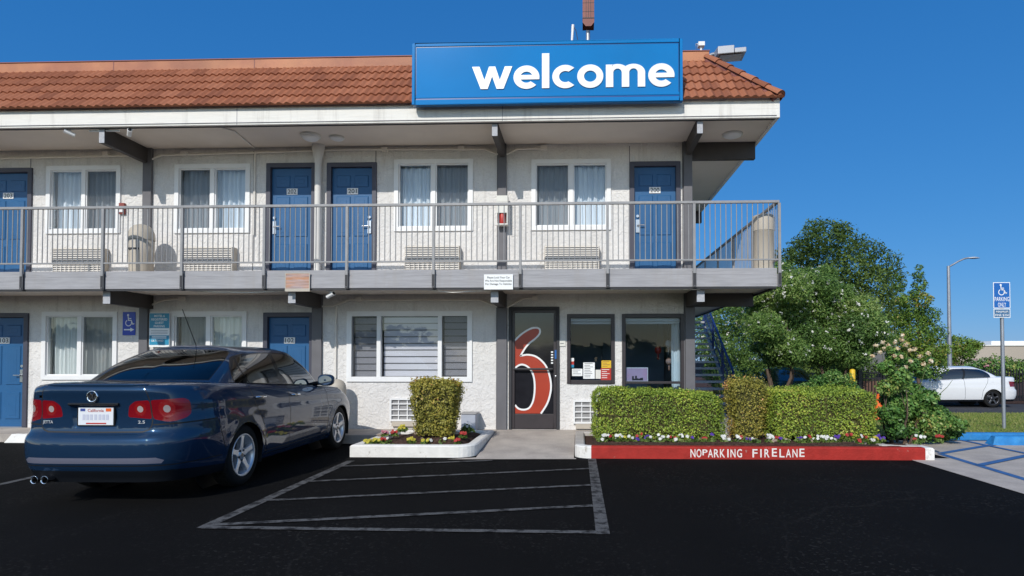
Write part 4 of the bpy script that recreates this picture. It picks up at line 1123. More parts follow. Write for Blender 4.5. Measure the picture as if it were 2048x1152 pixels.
# pylon sign far behind, seen edge on
Yq = 24.0
py_ = empty('pylon_sign', (at(1176,90,Yq)[0], Yq, 0), 'tall brown red pylon sign seen edge on behind the roof', 'sign')
xq = at(1176,50,Yq)[0]
mb = MB(); mb.tube([(xq,Yq,-.4),(xq,Yq,at(1176,62,Yq)[1])], .085, 12); mb.build('pole', M['galv'], py_)
x0, z0, x1, z1 = wr(1165,-160,1188,60,Yq)
mb = MB(); mb.box(x0,Yq-.3,z0+.15,x1,Yq+.3,z0+6); mb.face([(x0,Yq-.3,z0+.15),(x0+.12,Yq-.3,z0),(x1-.12,Yq-.3,z0),(x1,Yq-.3,z0+.15)])
zz = at(1176,36,Yq-.3)[1]; mb.box(x0-.006,Yq-.31,zz-.02,x1+.006,Yq-.1,zz+.02,1)
for f in (.3,.5,.7): mb.box(x0+(x1-x0)*f-.008,Yq-.305,zz+.03,x0+(x1-x0)*f+.008,Yq-.29,z0+5.9,1)
for k in range(9): mb.box(x0,Yq-.305,zz+.25+k*.35,x1,Yq-.29,zz+.262+k*.35,1)
mb.build('cabinet', [M['redbrown'], M['dark']], py_)

# ------------------------------------------------------------------ ground level fittings
bo = Vector((at(674,800,W-.30)[0], W-.30, SWZ)); r_ = .145
mb = MB(); zt = at(674,758,W-.3)[1]-SWZ
mb.lathe([(r_,0),(r_,zt-.15)]+[(r_*math.cos(R(a)), zt-.15+.15*math.sin(R(a))) for a in range(15,91,15)], 28, bo)
tag(mb.build('bollard', M['beige']), 'beige dome topped concrete bollard by the front of the sedan', 'bollard')
Yu = W-.34; x0, z0, x1, z1 = wr(922,826,951,858,Yu); z0 = SWZ
ub = empty('utility_box', ((x0+x1)/2, Yu, z0), 'low pale grey utility box with dark lid against the wall', 'utility box')
M['boxgrey'] = mk('boxgrey', (.40,.43,.50), .5, var=(5,.06))
mb = MB(); mb.box(x0,Yu,z0,x1,W-.05,z1-.02); mb.build('case', M['boxgrey'], ub, bevel=.012)
mb = MB(); mb.box(x0-.015,Yu-.015,z1-.02,x1+.02,W-.04,z1); mb.build('lid', M['rail'], ub, bevel=.008)
# notices taped in the office window
def paper(rc, m, label, lines=0, ink='dark', y=W+.033, name='paper_notice'):
    x0, z0, x1, z1 = wr(*rc, Y=y); mb = MB(); mb.box(x0,y,z0,x1,y+.002,z1)
    for k in range(lines):
        zz = z1-(z1-z0)*(k+.8)/(lines+.8); rr = random.Random(k).uniform(.55,.95)
        mb.box(x0+(x1-x0)*.1, y-.0012, zz, x0+(x1-x0)*(.1+.8*rr), y-.0004, zz+(z1-z0)*.28/(lines+1), 1)
    return tag(mb.build(name, [M[m], M[ink]]), label, 'notice', 'papers taped in the office window')
yo = W+.034
paper((1144,737.5,1165,752),'signwhite','small landscape white notice taped low in the left of the office window',3,'dark',yo)
paper((1166.5,725,1189.5,757.5),'signwhite','tall white printed notice in the middle of the office window',9,'dark',yo)
paper((1191,739.5,1201.5,757.5),'offwhite','narrow pale slip taped between the tall notice and the red one',0,'dark',yo)
paper((1203,721,1222.5,736),'yellow','yellow notice above the red one in the office window',4,'redbrown',yo)
paper((1201.5,736.5,1222.5,760),'red','red notice below the yellow one in the office window',5,'signwhite',yo)
mb = MB()
x0, z0, x1, z1 = wr(1141,716,1148,735,yo); h = z1-z0
mb.box(x0,yo,z0,x1,yo+.002,z0+h*.3,2); mb.box(x0,yo,z0+h*.3,x1,yo+.002,z0+h*.65,0); mb.box(x0,yo,z0+h*.65,x1,yo+.002,z1,1)
tag(mb.build('sticker', [M['red'], M['signwhite'], M['teal']]), 'small red white and blue sticker at the left edge of the office window', 'sticker', 'papers taped in the office window')
# things inside the tall window
Yi = W+.45
def lantern(px, py, label, m):
    x, z = at(px, py, Yi); o = empty('hanging_ornament', (x,Yi,z-.1), label, 'ornament', 'ornaments hanging in the office')
    mb = MB(); mb.tube([(x,Yi,z+.06),(x,Yi,at(px,634,Yi)[1])], .004, 5); mb.build('cord', M['dark'], o)
    mb = MB(); mb.lathe([(0,.07),(.03,.065),(.055,.03),(.06,0),(.055,-.03),(.03,-.065),(0,-.07)], 14, (x,Yi,z)); mb.build('shade', M[m], o)
    mb = MB(); mb.lathe([(.012,-.07),(.018,-.16),(0,-.17)], 8, (x,Yi,z)); mb.build('tassel', M[m], o)
lantern(1316,700,'small red ornament hanging behind the tall office window','red')
lantern(1338,722,'small amber ornament hanging low behind the tall office window near the curtain','orange_faded')
lantern(1337,688,'small pale ornament hanging high behind the tall office window near the curtain','offwhite')
M['pinkposter'] = mk('pinkposter', (.50,.36,.50), .6, col2=(.60,.22,.36), var=(3,.05))
x0, z0, x1, z1 = wr(1251,735,1296,763,W+.06)
mb = MB(); y=W+.06; mb.box(x0,y,z0,x1,y+.012,z1,1); mb.box(x0+.012,y-.003,z0+.012,x1-.012,y-.0005,z1-.012,0)
for k in range(7):
    rr = random.Random(k); xx = x0+.11+k*.026; mb.box(xx,y-.005,z0+.02,xx+.03,y-.0033,z0+.04+.03*rr.random()*(2 if k<4 else 1),2)
tag(mb.build('poster', [M['pinkposter'], M['white'], M['dark']]), 'pink and mauve framed poster low in the tall office window', 'poster')

# ------------------------------------------------------------------ outside stair at the back of the right side
st = empty('staircase', (3.7, 18.5, 0), 'dark open tread staircase with blue handrails behind the building corner', 'staircase')
xsl, xsr = 3.25, 4.32; y0s, y1s, nst = 17.45, 21.6, 14
for k in range(nst):
    t_ = (k+.5)/nst; y = y0s+(y1s-y0s)*t_; z = -.1+2.75*(k+1)/nst
    mb = MB(); mb.box(xsl, y-.15, z-.065, xsr, y+.15, z); mb.build('tread', M['tread'], st)
for x in (xsl-.03, xsr+.03):
    mb = MB(); n_ = Vector((0,-.14,.2)); a_ = Vector((x,y0s-.1,-.25)); b_ = Vector((x,y1s+.1,2.62))
    for xx0, xx1 in ((x-.02, x+.02),):
        pts = [(xx0,a_.y,a_.z),(xx0,b_.y,b_.z-.14),(xx0,b_.y,b_.z+.1),(xx0,a_.y,a_.z+.24)]
        mb.raw(pts+[(xx1,p[1],p[2]) for p in pts], [(0,1,2,3),(7,6,5,4),(0,4,5,1),(1,5,6,2),(2,6,7,3),(3,7,4,0)])
    mb.build('stringer', M['rail_blue'], st)
for x in (xsl-.03, xsr+.03):
    mb = MB(); mb.tube([(x,y0s,.95),(x,y1s,3.55)], .035, 8); mb.tube([(x,y0s,.45),(x,y1s,3.05)], .02, 8)
    for k in range(0, 26):
        t_ = k/25; y = y0s+(y1s-y0s)*t_; mb.tube([(x,y,-.1+2.6*t_),(x,y,.95+2.6*t_)], .028 if k % 8 == 0 else .011, 6)
    mb.build('handrail', M['rail_blue'], st)
# ------------------------------------------------------------------ sedan bodies
def cr1(P, n):
    """dense Catmull-Rom through points of any dimension -> list of tuples"""
    P = [np.array(p, float) for p in P]; out = []
    for i in range(len(P)-1):
        p0, p1, p2, p3 = P[max(0,i-1)], P[i], P[i+1], P[min(len(P)-1,i+2)]
        if i == 0: p0 = 2*p1-p2
        if i == len(P)-2: p3 = 2*p2-p1
        for j in range(n):
            t = j/n; out.append(.5*((2*p1)+(p2-p0)*t+(2*p0-5*p1+4*p2-p3)*t*t+(3*p1-p0-3*p2+p3)*t**3))
    out.append(P[-1]); return np.array(out)
def interp(x, pts): return float(np.interp(x, [p[0] for p in pts], [p[1] for p in pts]))
_sc = {}
def sinterp(x, pts):
    """smooth interpolation of a 1-D profile"""
    k = id(pts)
    if k not in _sc:
        c = cr1(pts, 12); _sc[k] = (c[:,0], c[:,1], pts)
    return float(np.interp(x, _sc[k][0], _sc[k][1]))
def carve(bm, poly, cuts=None):
    """cut the flat mesh along the polygon's edges"""
    n = len(poly)
    for i in range(n):
        a, b = Vector(poly[i]), Vector(poly[(i+1) % n])
        if (b-a).length < 1e-6: continue
        lo = Vector((min(a.x,b.x)-1e-4, min(a.y,b.y)-1e-4)); hi = Vector((max(a.x,b.x)+1e-4, max(a.y,b.y)+1e-4))
        fs = []
        for f in bm.faces:
            xs = [v.co.x for v in f.verts]; ys = [v.co.y for v in f.verts]
            if max(xs) >= lo.x and min(xs) <= hi.x and max(ys) >= lo.y and min(ys) <= hi.y: fs.append(f)
        if not fs: continue
        g = set(fs)
        for f in fs: g.update(f.edges); g.update(f.verts)
        nrm = Vector((-(b-a).y, (b-a).x, 0)).normalized()
        bmesh.ops.bisect_plane(bm, geom=list(g), dist=1e-6, plane_co=(a.x,a.y,0), plane_no=nrm)
def inpoly(x, y, poly):
    c = False; n = len(poly); j = n-1
    for i in range(n):
        xi, yi = poly[i]; xj, yj = poly[j]
        if (yi > y) != (yj > y) and x < (xj-xi)*(y-yi)/(yj-yi)+xi: c = not c
        j = i
    return c
def stroke(P, w):
    P = [Vector(p) for p in P]; l, r = [], []
    for i, p in enumerate(P):
        d = ((P[i+1]-p) if i == 0 else (p-P[i-1]) if i == len(P)-1 else (P[i+1]-P[i-1])).normalized()
        n = Vector((-d.y, d.x))*w/2; l.append(tuple(p+n)); r.append(tuple(p-n))
    return l + r[::-1]
def ell(cx, cy, rx, ry, n=16): return [(cx+rx*math.cos(2*math.pi*i/n), cy+ry*math.sin(2*math.pi*i/n)) for i in range(n)]
def round_poly(P, r=.012, n=3):
    out = []; k = len(P)
    for i in range(k):
        p0, p1, p2 = Vector(P[i-1]), Vector(P[i]), Vector(P[(i+1)%k])
        a = p1+(p0-p1).normalized()*min(r,(p0-p1).length*.4); b = p1+(p2-p1).normalized()*min(r,(p2-p1).length*.4)
        for j in range(n+1):
            t = j/n; out.append(tuple(a*(1-t)**2+p1*2*t*(1-t)+b*t*t))
    return out

OUT = [(0,-2.335),(.35,-2.325),(.58,-2.29),(.72,-2.195),(.812,-2.01),(.868,-1.73),(.882,-1.25),(.888,-.6),(.888,.3),(.882,1.05),(.862,1.55),(.80,1.87),(.66,2.07),(.40,2.18),(0,2.22)]
SIDE = [(.16,.10),(.22,.055),(.30,.030),(.40,.012),(.52,.002),(.62,0),(.72,.004),(.80,.020),(.86,.024),(.90,.034),(.945,.050),(.975,.066),(.993,.085),(1.0,.10)]
REAR = [(.16,.13),(.24,.10),(.30,.060),(.35,.030),(.42,.006),(.50,0),(.57,.002),(.615,.016),(.64,.05),(.66,.075),(.70,.082),(.80,.078),(.90,.058),(.96,.040),(.985,.045),(1.0,.065)]
FRONT = [(.16,.18),(.22,.10),(.32,.03),(.42,0),(.55,.01),(.65,.03),(.75,.06),(.85,.10),(.93,.17),(1.0,.30)]
SHOUL = [(-2.4,1.078),(-1.9,1.080),(-1.5,1.072),(-1.0,1.045),(-.4,1.01),(.3,.975),(.8,.955),(1.2,.925),(1.6,.875),(1.95,.80),(2.25,.70)]
BASE = [(0,-1.73),(.35,-1.71),(.56,-1.64),(.685,-1.51),(.745,-1.25),(.762,-.8),(.765,0),(.755,.55),(.72,.82),(.60,1.0),(.35,1.12),(0,1.16)]
EDGE = [(0,-.95),(.28,-.945),(.44,-.925),(.530,-.87),(.582,-.72),(.604,-.42),(.604,-.05),(.588,.14),(.555,.25),(.45,.33),(.26,.39),(0,.41)]
EDGEZ = [1.428,1.426,1.420,1.408,1.404,1.414,1.414,1.402,1.388,1.39,1.40,1.405]

class Body:
    def __init__(s):
        c = cr1(OUT, 24); s.o = c; d = np.r_[0, np.cumsum(np.hypot(*np.diff(c, axis=0).T))]; s.os = d; s.S = d[-1]
        n = 24
        s.b = cr1(BASE, n); s.e = cr1([(*p, z) for p, z in zip(EDGE, EDGEZ)], n); s.ns = len(s.b)
    def plan(s, u): return float(np.interp(u, s.os, s.o[:,0])), float(np.interp(u, s.os, s.o[:,1]))
    def s_of_y(s, y):
        return float(np.interp(y, s.o[:,1], s.os))
    def s_of_x(s, x):   # on the rear face
        k = np.argmax(s.o[:,0] > .86); return float(np.interp(x, s.o[:k,0], s.os[:k]))
    def zmap(s, zn, y):
        zs = sinterp(y, SHOUL)
        return zn if zn < .62 else .62 + (zn-.62)*(zs-.62)/.38
    def zinv(s, z, y):
        zs = sinterp(y, SHOUL)
        return z if z < .62 else .62 + (z-.62)*.38/(zs-.62)
    def tub(s, u, zn):
        x, y = s.plan(u)
        wr_ = min(1, max(0, (-1.4-y)/.8)); wf = min(1, max(0, (y-1.25)/.8)); wr_ = wr_*wr_*(3-2*wr_); wf = wf*wf*(3-2*wf)
        xx = x - sinterp(zn, SIDE)*min(1, x/.6)
        yy = y + sinterp(zn, REAR)*wr_*(1-.35*min(1, x/.8)**3) - sinterp(zn, FRONT)*wf
        # wheel arch flare
        for ya in (-1.29, 1.29):
            r = math.hypot(y-ya, (zn-.31)*1.0)
            if x > .7: xx += .012*math.exp(-((r-.36)/.06)**2)
        return Vector((xx, yy, s.zmap(zn, y)))
    def deck(s, u, a):
        p = s.tub(u, 1.0); yc = min(max(p.y, -1.75), 1.5); x = p.x*(1-a); y = p.y*(1-a)+yc*a
        zs = sinterp(y, SHOUL)
        crown = .022*(1-(1-a)**2) + .012*math.sin(min(1,a*6)*math.pi/2)
        zz = p.z*(1-a)+zs*a if p.y < -1.75 or p.y > 1.5 else zs
        return Vector((x, y, zz+crown))
    def gh(s, k, t):
        b, e = s.b[k], s.e[k]
        B = np.array([b[0], b[1], sinterp(b[1], SHOUL)+.012])
        bow = .035*math.sin(math.pi*min(1,t/.97))
        if t <= .92:
            q = t/.92; P = B*(1-q)+e*q
            nx = np.array([e[0], (e[1]+.3)*.55, 0]); nx = nx/ (np.hypot(*nx[:2])+1e-6)
            P = P + nx*bow*.9; P[2] += .018*math.sin(math.pi*q)
            return Vector(P)
        q = (t-.92)/.08      # round over to the roof
        sp = np.array([0, min(max(e[1], -.75), .2), 1.478])
        zr = lambda a: e[2]+(sp[2]-e[2])*(1-(1-a)**2.6)
        a = q
        P = e*(1-a)+sp*a; P[2] = zr(a)
        nx = np.array([e[0], (e[1]+.3)*.55, 0]); nx = nx/(np.hypot(*nx[:2])+1e-6)
        P = P + nx*.035*.9*math.sin(math.pi*.92/.97)*(1-min(1,a*3))*0.6
        return Vector(P)
BODY = Body()
def grid_bm(us, vs):
    bm = bmesh.new(); V = [[bm.verts.new((u, v, 0)) for v in vs] for u in us]
    for i in range(len(us)-1):
        for j in range(len(vs)-1): bm.faces.new((V[i][j], V[i+1][j], V[i+1][j+1], V[i][j+1]))
    return bm
def linspace(a, b, n): return [a+(b-a)*i/n for i in range(n+1)]

def split_map(bm, regions, default, fmap, mirror, store, flip=False):
    """regions: list of (name, poly). first match wins; map each face to 3-D; optionally mirror"""
    bm.faces.ensure_lookup_table(); cache = {}
    for f in bm.faces:
        c = f.calc_center_median(); nm = default
        for name, poly in regions:
            if inpoly(c.x, c.y, poly): nm = name; break
        if nm is None or nm == 'hole': continue
        mb = store.setdefault(nm, {'v': [], 'f': [], 'ix': {}})
        for side in ((1, -1) if mirror else (1,)):
            idx = []
            for v in f.verts:
                key = (round(v.co.x,5), round(v.co.y,5), side, nm, id(fmap))
                if key not in mb['ix']:
                    ck = key[:2]
                    if ck not in cache: cache[ck] = fmap(v.co.x, v.co.y)
                    p = cache[ck]
                    mb['ix'][key] = len(mb['v']); mb['v'].append((p[0]*side, p[1], p[2]))
                idx.append(mb['ix'][key])
            if (side == -1) != flip: idx = idx[::-1]
            mb['f'].append(idx)

DLO = [(-1.27,1.066),(-1.29,1.12),(-1.235,1.22),(-1.08,1.325),(-.90,1.368),(-.45,1.385),(0,1.375),(.22,1.32),(.48,1.185),(.70,1.03),(.735,.972),(.72,.965),(.1,1.003),(-.5,1.035)]
def build_store(detail=True):
    B = BODY; st = {}
    # ---- lower body in (arc length, nominal height)
    us = linspace(0, B.S, 150 if detail else 70); vs = linspace(.215, 1.0, 44 if detail else 24)
    bm = grid_bm(us, vs); sy, sx = B.s_of_y, B.s_of_x
    reg = []
    for ya in (-1.29, 1.29):
        c = sy(ya); reg.append(('hole', [(c+.345*math.cos(R(a)), .31+.345*math.sin(R(a))) for a in range(0,360,9)]))
    if detail:
        def zi(z): return B.zinv(z, -2.3)
        s_gap = sx(.535)
        lo_, hi_ = zi(.785), zi(.950)
        s_end = sy(-2.06)-.035
        inner = round_poly([(sx(.315),lo_+.012),(sx(.335),zi(.90)),(sx(.40),zi(.942)),(s_gap-.006,hi_),(s_gap-.006,lo_-.004)], .02)
        outer = round_poly([(s_gap+.006,lo_-.004),(s_gap+.006,hi_),(s_end-.05,hi_+.01),(s_end,hi_-.01),(s_end+.005,lo_+.03),(s_end-.05,lo_+.0),(sx(.70),lo_-.022),(sx(.645),lo_-.026),(sx(.595),lo_-.014)], .022)
        zc = zi(.870)
        reg += [('reverse_lamp', ell(sx(.435), zc, .028, .024)), ('reverse_lamp', ell(sx(.655), zc, .030, .028)), ('lamp_ring', ell(sx(.435), zc, .055, .048, 24)), ('lamp_ring', ell(sx(.655), zc, .070, .064, 24))]
        reg += [('tail_light', inner), ('tail_light', outer)]
        # trunk lid shut line, rear bumper line, doors, fuel flap
        zt = .999
        gaps = [[(s_gap,zt),(s_gap,hi_),(s_gap,lo_),(s_gap-.015,zi(.72)),(s_gap-.04,zi(.685)),(s_gap-.09,zi(.668)),(0,zi(.664))],
                [(s_gap+.0,zi(.73)),(s_gap+.16,zi(.735)),(sy(-1.80),zi(.75)),(sy(-1.72),.60),(sy(-1.66),.45)],
                [(sy(-.30),.998),(sy(-.31),.8),(sy(-.315),.5),(sy(-.32),.30)],
                [(sy(-1.16),.998),(sy(-1.13),.90),(sy(-1.02),.72),(sy(-.93),.60),(sy(-.90),.42),(sy(-.88),.31)],
                [(sy(.80),.998),(sy(.83),.85),(sy(.84),.6),(sy(.82),.31)],
                [(sy(-.88),.302),(sy(-.32),.296),(sy(.82),.302)]]
        for g in gaps: reg.append(('gap', stroke(g, .011)))
        reg.append(('bumper_strip', [(0,.395),(0,.445),(sx(.60),.445),(sx(.66),.42),(sx(.64),.392)]))
        reg.append(('bumper_groove', stroke([(0,.372),(sx(.66),.372),(sy(-1.7),.385)], .010)))
        reg.append(('valance', [(-.01,.17),(-.01,.325),(sx(.70),.325),(sy(-1.80),.30),(sy(-1.58),.29),(sy(-1.58),.17)]))
        reg.append(('side_strip', stroke([(sy(-.90),.262),(sy(0),.258),(sy(.90),.262)], .014)))
        # number plate niche
        rec = [(-.001,zi(.70)),(sx(.20),zi(.70)),(sx(.245),zi(.905)),(-.001,zi(.905))]
        reg_cut = reg + [('rec', rec)]
    else:
        lo_, hi_ = .72, .86; s_end = sy(-1.9)
        reg += [('tail_light', [(sx(.42),lo_),(sx(.42),hi_),(s_end,hi_+.02),(s_end-.05,lo_)])]
        reg += [('head_light', [(sy(1.80),.66),(sy(1.72),.80),(sy(1.98),.80),(sy(2.10),.74),(sy(2.10),.66)])]
        reg += [('grille', [(B.S-.30,.52),(B.S-.34,.66),(B.S+.001,.66),(B.S+.001,.52)]), ('grille', [(B.S-.45,.26),(B.S-.40,.40),(B.S+.001,.40),(B.S+.001,.26)])]
        for g in ([(sy(-.30),.998),(sy(-.31),.3)], [(sy(-1.16),.998),(sy(-1.1),.85),(sy(-.93),.60),(sy(-.88),.31)], [(sy(.80),.998),(sy(.83),.85),(sy(.82),.31)]): reg.append(('gap', stroke(g, .010)))
        reg.append(('valance', [(0,.17),(0,.30),(B.S,.26),(B.S,.17)]))
        reg_cut = reg; rec = None
    for nm, p in reg_cut: carve(bm, p)
    def fm(u, v):
        p = B.tub(u, v)
        if rec and inpoly(u, v, rec):
            # distance to the niche edge gives a sloped rim
            dm = 9
            for i in range(1, 3):
                a, b = Vector(rec[i-1]), Vector(rec[i]); w = Vector((u,v))-a; e = b-a; t = max(0,min(1,w.dot(e)/e.length_squared)); dm = min(dm, (w-e*t).length)
            a, b = Vector(rec[2]), Vector(rec[3]); w = Vector((u,v))-a; e = b-a; t = max(0,min(1,w.dot(e)/e.length_squared)); dm = min(dm, (w-e*t).length)
            p = p + Vector((0, .028*min(1, dm/.028), 0))
        return p
    split_map(bm, reg, 'body', fm, True, st); bm.free()
    # ---- decks
    bm = grid_bm(linspace(0, B.S, 150 if detail else 70), [0,.03,.07,.12,.2,.35,.55,.8,1.0]); split_map(bm, [], 'body', lambda u, v: B.deck(u, v), True, st); bm.free()
    # ---- greenhouse, parameters (index, t)
    n = B.ns-1; ks = list(range(0, n+1, 2 if detail else 4))
    ts = [0,.04,.08,.14,.22,.3,.38,.46,.54,.62,.7,.78,.85,.9,.92,.926,.933,.94,.95,.96,.975,1.0]
    def gm(u, t):
        k = int(math.floor(u)); f = u-k
        if f < 1e-6 or k >= n: return B.gh(min(k, n), t)
        return B.gh(k, t)*(1-f)+B.gh(k+1, t)*f
    # invert the side projection for the window outline
    tab = [(gm(k, t), k, t) for k in range(60, n-20) for t in linspace(0, .93, 40)]
    def inv(y, z):
        best = min(tab, key=lambda q: (q[0].y-y)**2+(q[0].z-z)**2); u, t = best[1], best[2]
        for _ in range(25):
            p = gm(u, t); ey, ez = y-p.y, z-p.z
            du, dt = .05, .002
            pu, pt = gm(min(n-.001,u+du), t), gm(u, min(.97,t+dt))
            a, b, c, d = (pu.y-p.y)/du, (pt.y-p.y)/dt, (pu.z-p.z)/du, (pt.z-p.z)/dt; det = a*d-b*c
            if abs(det) < 1e-9: break
            u = min(n-1, max(1, u+.7*(ey*d-b*ez)/det)); t = min(.93, max(.0, t+.7*(a*ez-c*ey)/det))
        return (u, t)
    dl = [inv(*p) for p in round_poly(DLO, .05, 3)]
    pil = lambda a, b, w: [inv(a[0]-w/2,a[1]),inv(b[0]-w/2,b[1]),inv(b[0]+w/2,b[1]),inv(a[0]+w/2,a[1])]
    reg = [('pillar', pil((-.30,1.01),(-.36,1.39),.075)), ('pillar', pil((-1.045,1.04),(-1.06,1.33),.022)), ('side_window', dl)]
    # rear and front screens
    ir = 24*2.35; reg.append(('rear_window', [(-1,.06),(ir+2,.06),(ir+2,.3),(ir+1,.6),(ir-2,.83),(ir-9,.878),(-1,.888)]))
    fi = n-24*2.5; reg.append(('windscreen', [(n+1,.06),(fi,.06),(fi+3,.4),(fi+6,.78),(fi+14,.86),(n+1,.87)]))
    if detail:
        reg.append(('window_trim', [(-1,.04),(ir+3.5,.04),(ir+3.5,.3),(ir+2.5,.6),(ir-.5,.85),(ir-8,.894),(-1,.903)]))
        reg.append(('window_trim', [inv(*p) for p in round_poly([(y-.02 if y < -1 else y+.015, z+(.014 if z > 1.1 else -.013)) for y, z in DLO], .05, 3)]))
    bm = grid_bm(ks, ts)
    for nm, p in reg: carve(bm, p)
    split_map(bm, reg, 'body', gm, True, st); bm.free()
    return st
def wheel_parts(detail=True):
    """wheel at origin, axis X, outer side +X; list of (name, MB, material key, sub)"""
    out = []; Rt, Rr, wd = .318, .222, .205
    mb = MB(); h = wd/2
    mb.lathe([(Rr-.004,-h+.01),(Rr+.02,-h),(Rt-.03,-h+.004),(Rt-.008,-h+.02),(Rt,-h+.045),(Rt,h-.045),(Rt-.008,h-.02),(Rt-.03,h-.004),(Rr+.02,h),(Rr-.004,h-.012)], 48, (0,0,0), 'X')
    if detail:
        for a in range(0, 360, 6):
            for sx_ in (-.05, -.017, .017, .05):
                c, s_ = math.cos(R(a+sx_*60)), math.sin(R(a+sx_*60)); rot = Matrix.Rotation(R(a+sx_*60), 3, 'X')
                mb.obox(rot @ Vector((sx_, Rt+.0005, 0)), .022, .006, .024, rot)
    out.append(('tyre', mb, 'tyre'))
    mb = MB(); mb.lathe([(Rr,-h+.02),(Rr-.012,-h+.03),(Rr-.02,0),(Rr-.016,h-.03),(Rr-.006,h-.014),(Rr,h-.008),(Rr-.004,h-.003),(Rr-.016,h-.006),(Rr-.028,h-.03),(Rr-.034,-h+.03)], 48, (0,0,0), 'X')
    prof = [(.045,.052),(.075,.036),(.12,.029),(.16,.030),(.19,.036),(Rr-.018,.048)]
    for k in range(5):
        a = R(90+72*k); ca, sa = math.cos(a), math.sin(a)
        ring = []
        for r_, w_ in prof:
            xo = h-.035+.022*(r_/Rr)
            ring.append([(xo-.004, r_, -w_), (xo, r_, -w_*.72), (xo, r_, w_*.72), (xo-.004, r_, w_), (xo-.045, r_, w_*.8), (xo-.045, r_, -w_*.8)])
        V = [(x, y*ca-z*sa, y*sa+z*ca) for rg in ring for x, y, z in rg]; Fc = []
        for i in range(len(prof)-1):
            for j in range(6): Fc.append((i*6+j, i*6+(j+1)%6, (i+1)*6+(j+1)%6, (i+1)*6+j))
        mb.raw(V, Fc, 0, False)
    mb.lathe([(0,h-.022),(.03,h-.022),(.036,h-.027),(.060,h-.030),(.066,h-.05),(.066,h-.10)], 24, (0,0,0), 'X')
    for k in range(5):
        a = R(126+72*k); mb.lathe([(0,h-.020),(.011,h-.020),(.012,h-.035)], 8, (0,.056*math.cos(a),.056*math.sin(a)), 'X', 1)
    mb.lathe([(0,h-.0205),(.022,h-.0205)], 20, (0,0,0), 'X', 1)
    out.append(('rim', mb, 'rim'))
    mb = MB(); mb.lathe([(0,h-.12),(.135,h-.12),(.14,h-.125),(.14,h-.145),(0,h-.145)], 32, (0,0,0), 'X'); out.append(('brake_disc', mb, 'disc'))
    return out
def make_mat_paint(name, col, metal=.55, rough=.34):
    m, nt, b = newmat(name); b.inputs['Base Color'].default_value = (*col, 1); b.inputs['Metallic'].default_value = metal; b.inputs['Roughness'].default_value = rough
    b.inputs['Coat Weight'].default_value = 1; b.inputs['Coat Roughness'].default_value = .02; b.inputs['Coat IOR'].default_value = 1.52
    b.inputs['Specular IOR Level'].default_value = 0.0
    return m
    n = N.new('ShaderNodeTexNoise'); n.inputs['Scale'].default_value = 900; tc_ = N.new('ShaderNodeTexCoord'); L.new(tc_.outputs['Object'], n.inputs['Vector'])
    bp = N.new('ShaderNodeBump'); bp.inputs['Strength'].default_value = .05; bp.inputs['Distance'].default_value = .002; L.new(n.outputs['Fac'], bp.inputs['Height']); L.new(bp.outputs['Normal'], b.inputs['Normal'])
    return m
M['paint_navy'] = make_mat_paint('paint_navy', (.0105,.032,.075), .30, .40)
M['paint_white'] = make_mat_paint('paint_white', (.72,.73,.75), 0, .4)
M['paint_dark'] = make_mat_paint('paint_dark', (.006,.03,.022), .2, .35)
M['paint_grey'] = make_mat_paint('paint_grey', (.12,.15,.19), .4, .35)
M['tyre'] = mk('tyre', (.012,.012,.012), .8, spec=.2)
M['rim'] = mk('rim', (.70,.71,.74), .3, metal=.6)
M['rim_dark'] = mk('rim_dark', (.10,.10,.11), .3, metal=.8)
M['disc'] = mk('disc', (.10,.10,.11), .5, metal=.7)
M['carglass'] = glass_mat('carglass', (.10,.13,.15), 1.6, gain=1.3)
M['sideglass'] = glass_mat('sideglass', (.10,.13,.15), 1.75, gain=1.9)
M['darkglass'] = mk('darkglass', (.006,.008,.012), .02, spec=.9, coat=1)
M['trim'] = mk('trim', (.010,.010,.011), .2)
M['gap'] = mk('gap', (.003,.003,.004), .6)
M['lampred'] = mk('lampred', (.19,.004,.010), .15, spec=.4, coat=.4)
M['lampring'] = mk('lampring', (.25,.006,.008), .15, spec=.6, coat=1, bump=(150,.6,.004))
M['lampclear'] = mk('lampclear', (.72,.62,.60), .12, metal=.5, coat=1)
M['strip'] = mk('strip', (.30,.31,.42), .3, metal=.6, coat=.6)
M['cabin'] = mk('cabin', (.045,.045,.048), .8)
M['plate'] = mk('plate', (.72,.74,.78), .4)
M['valance'] = mk('valance', (.008,.010,.014), .55, spec=.15)
STORES = {}
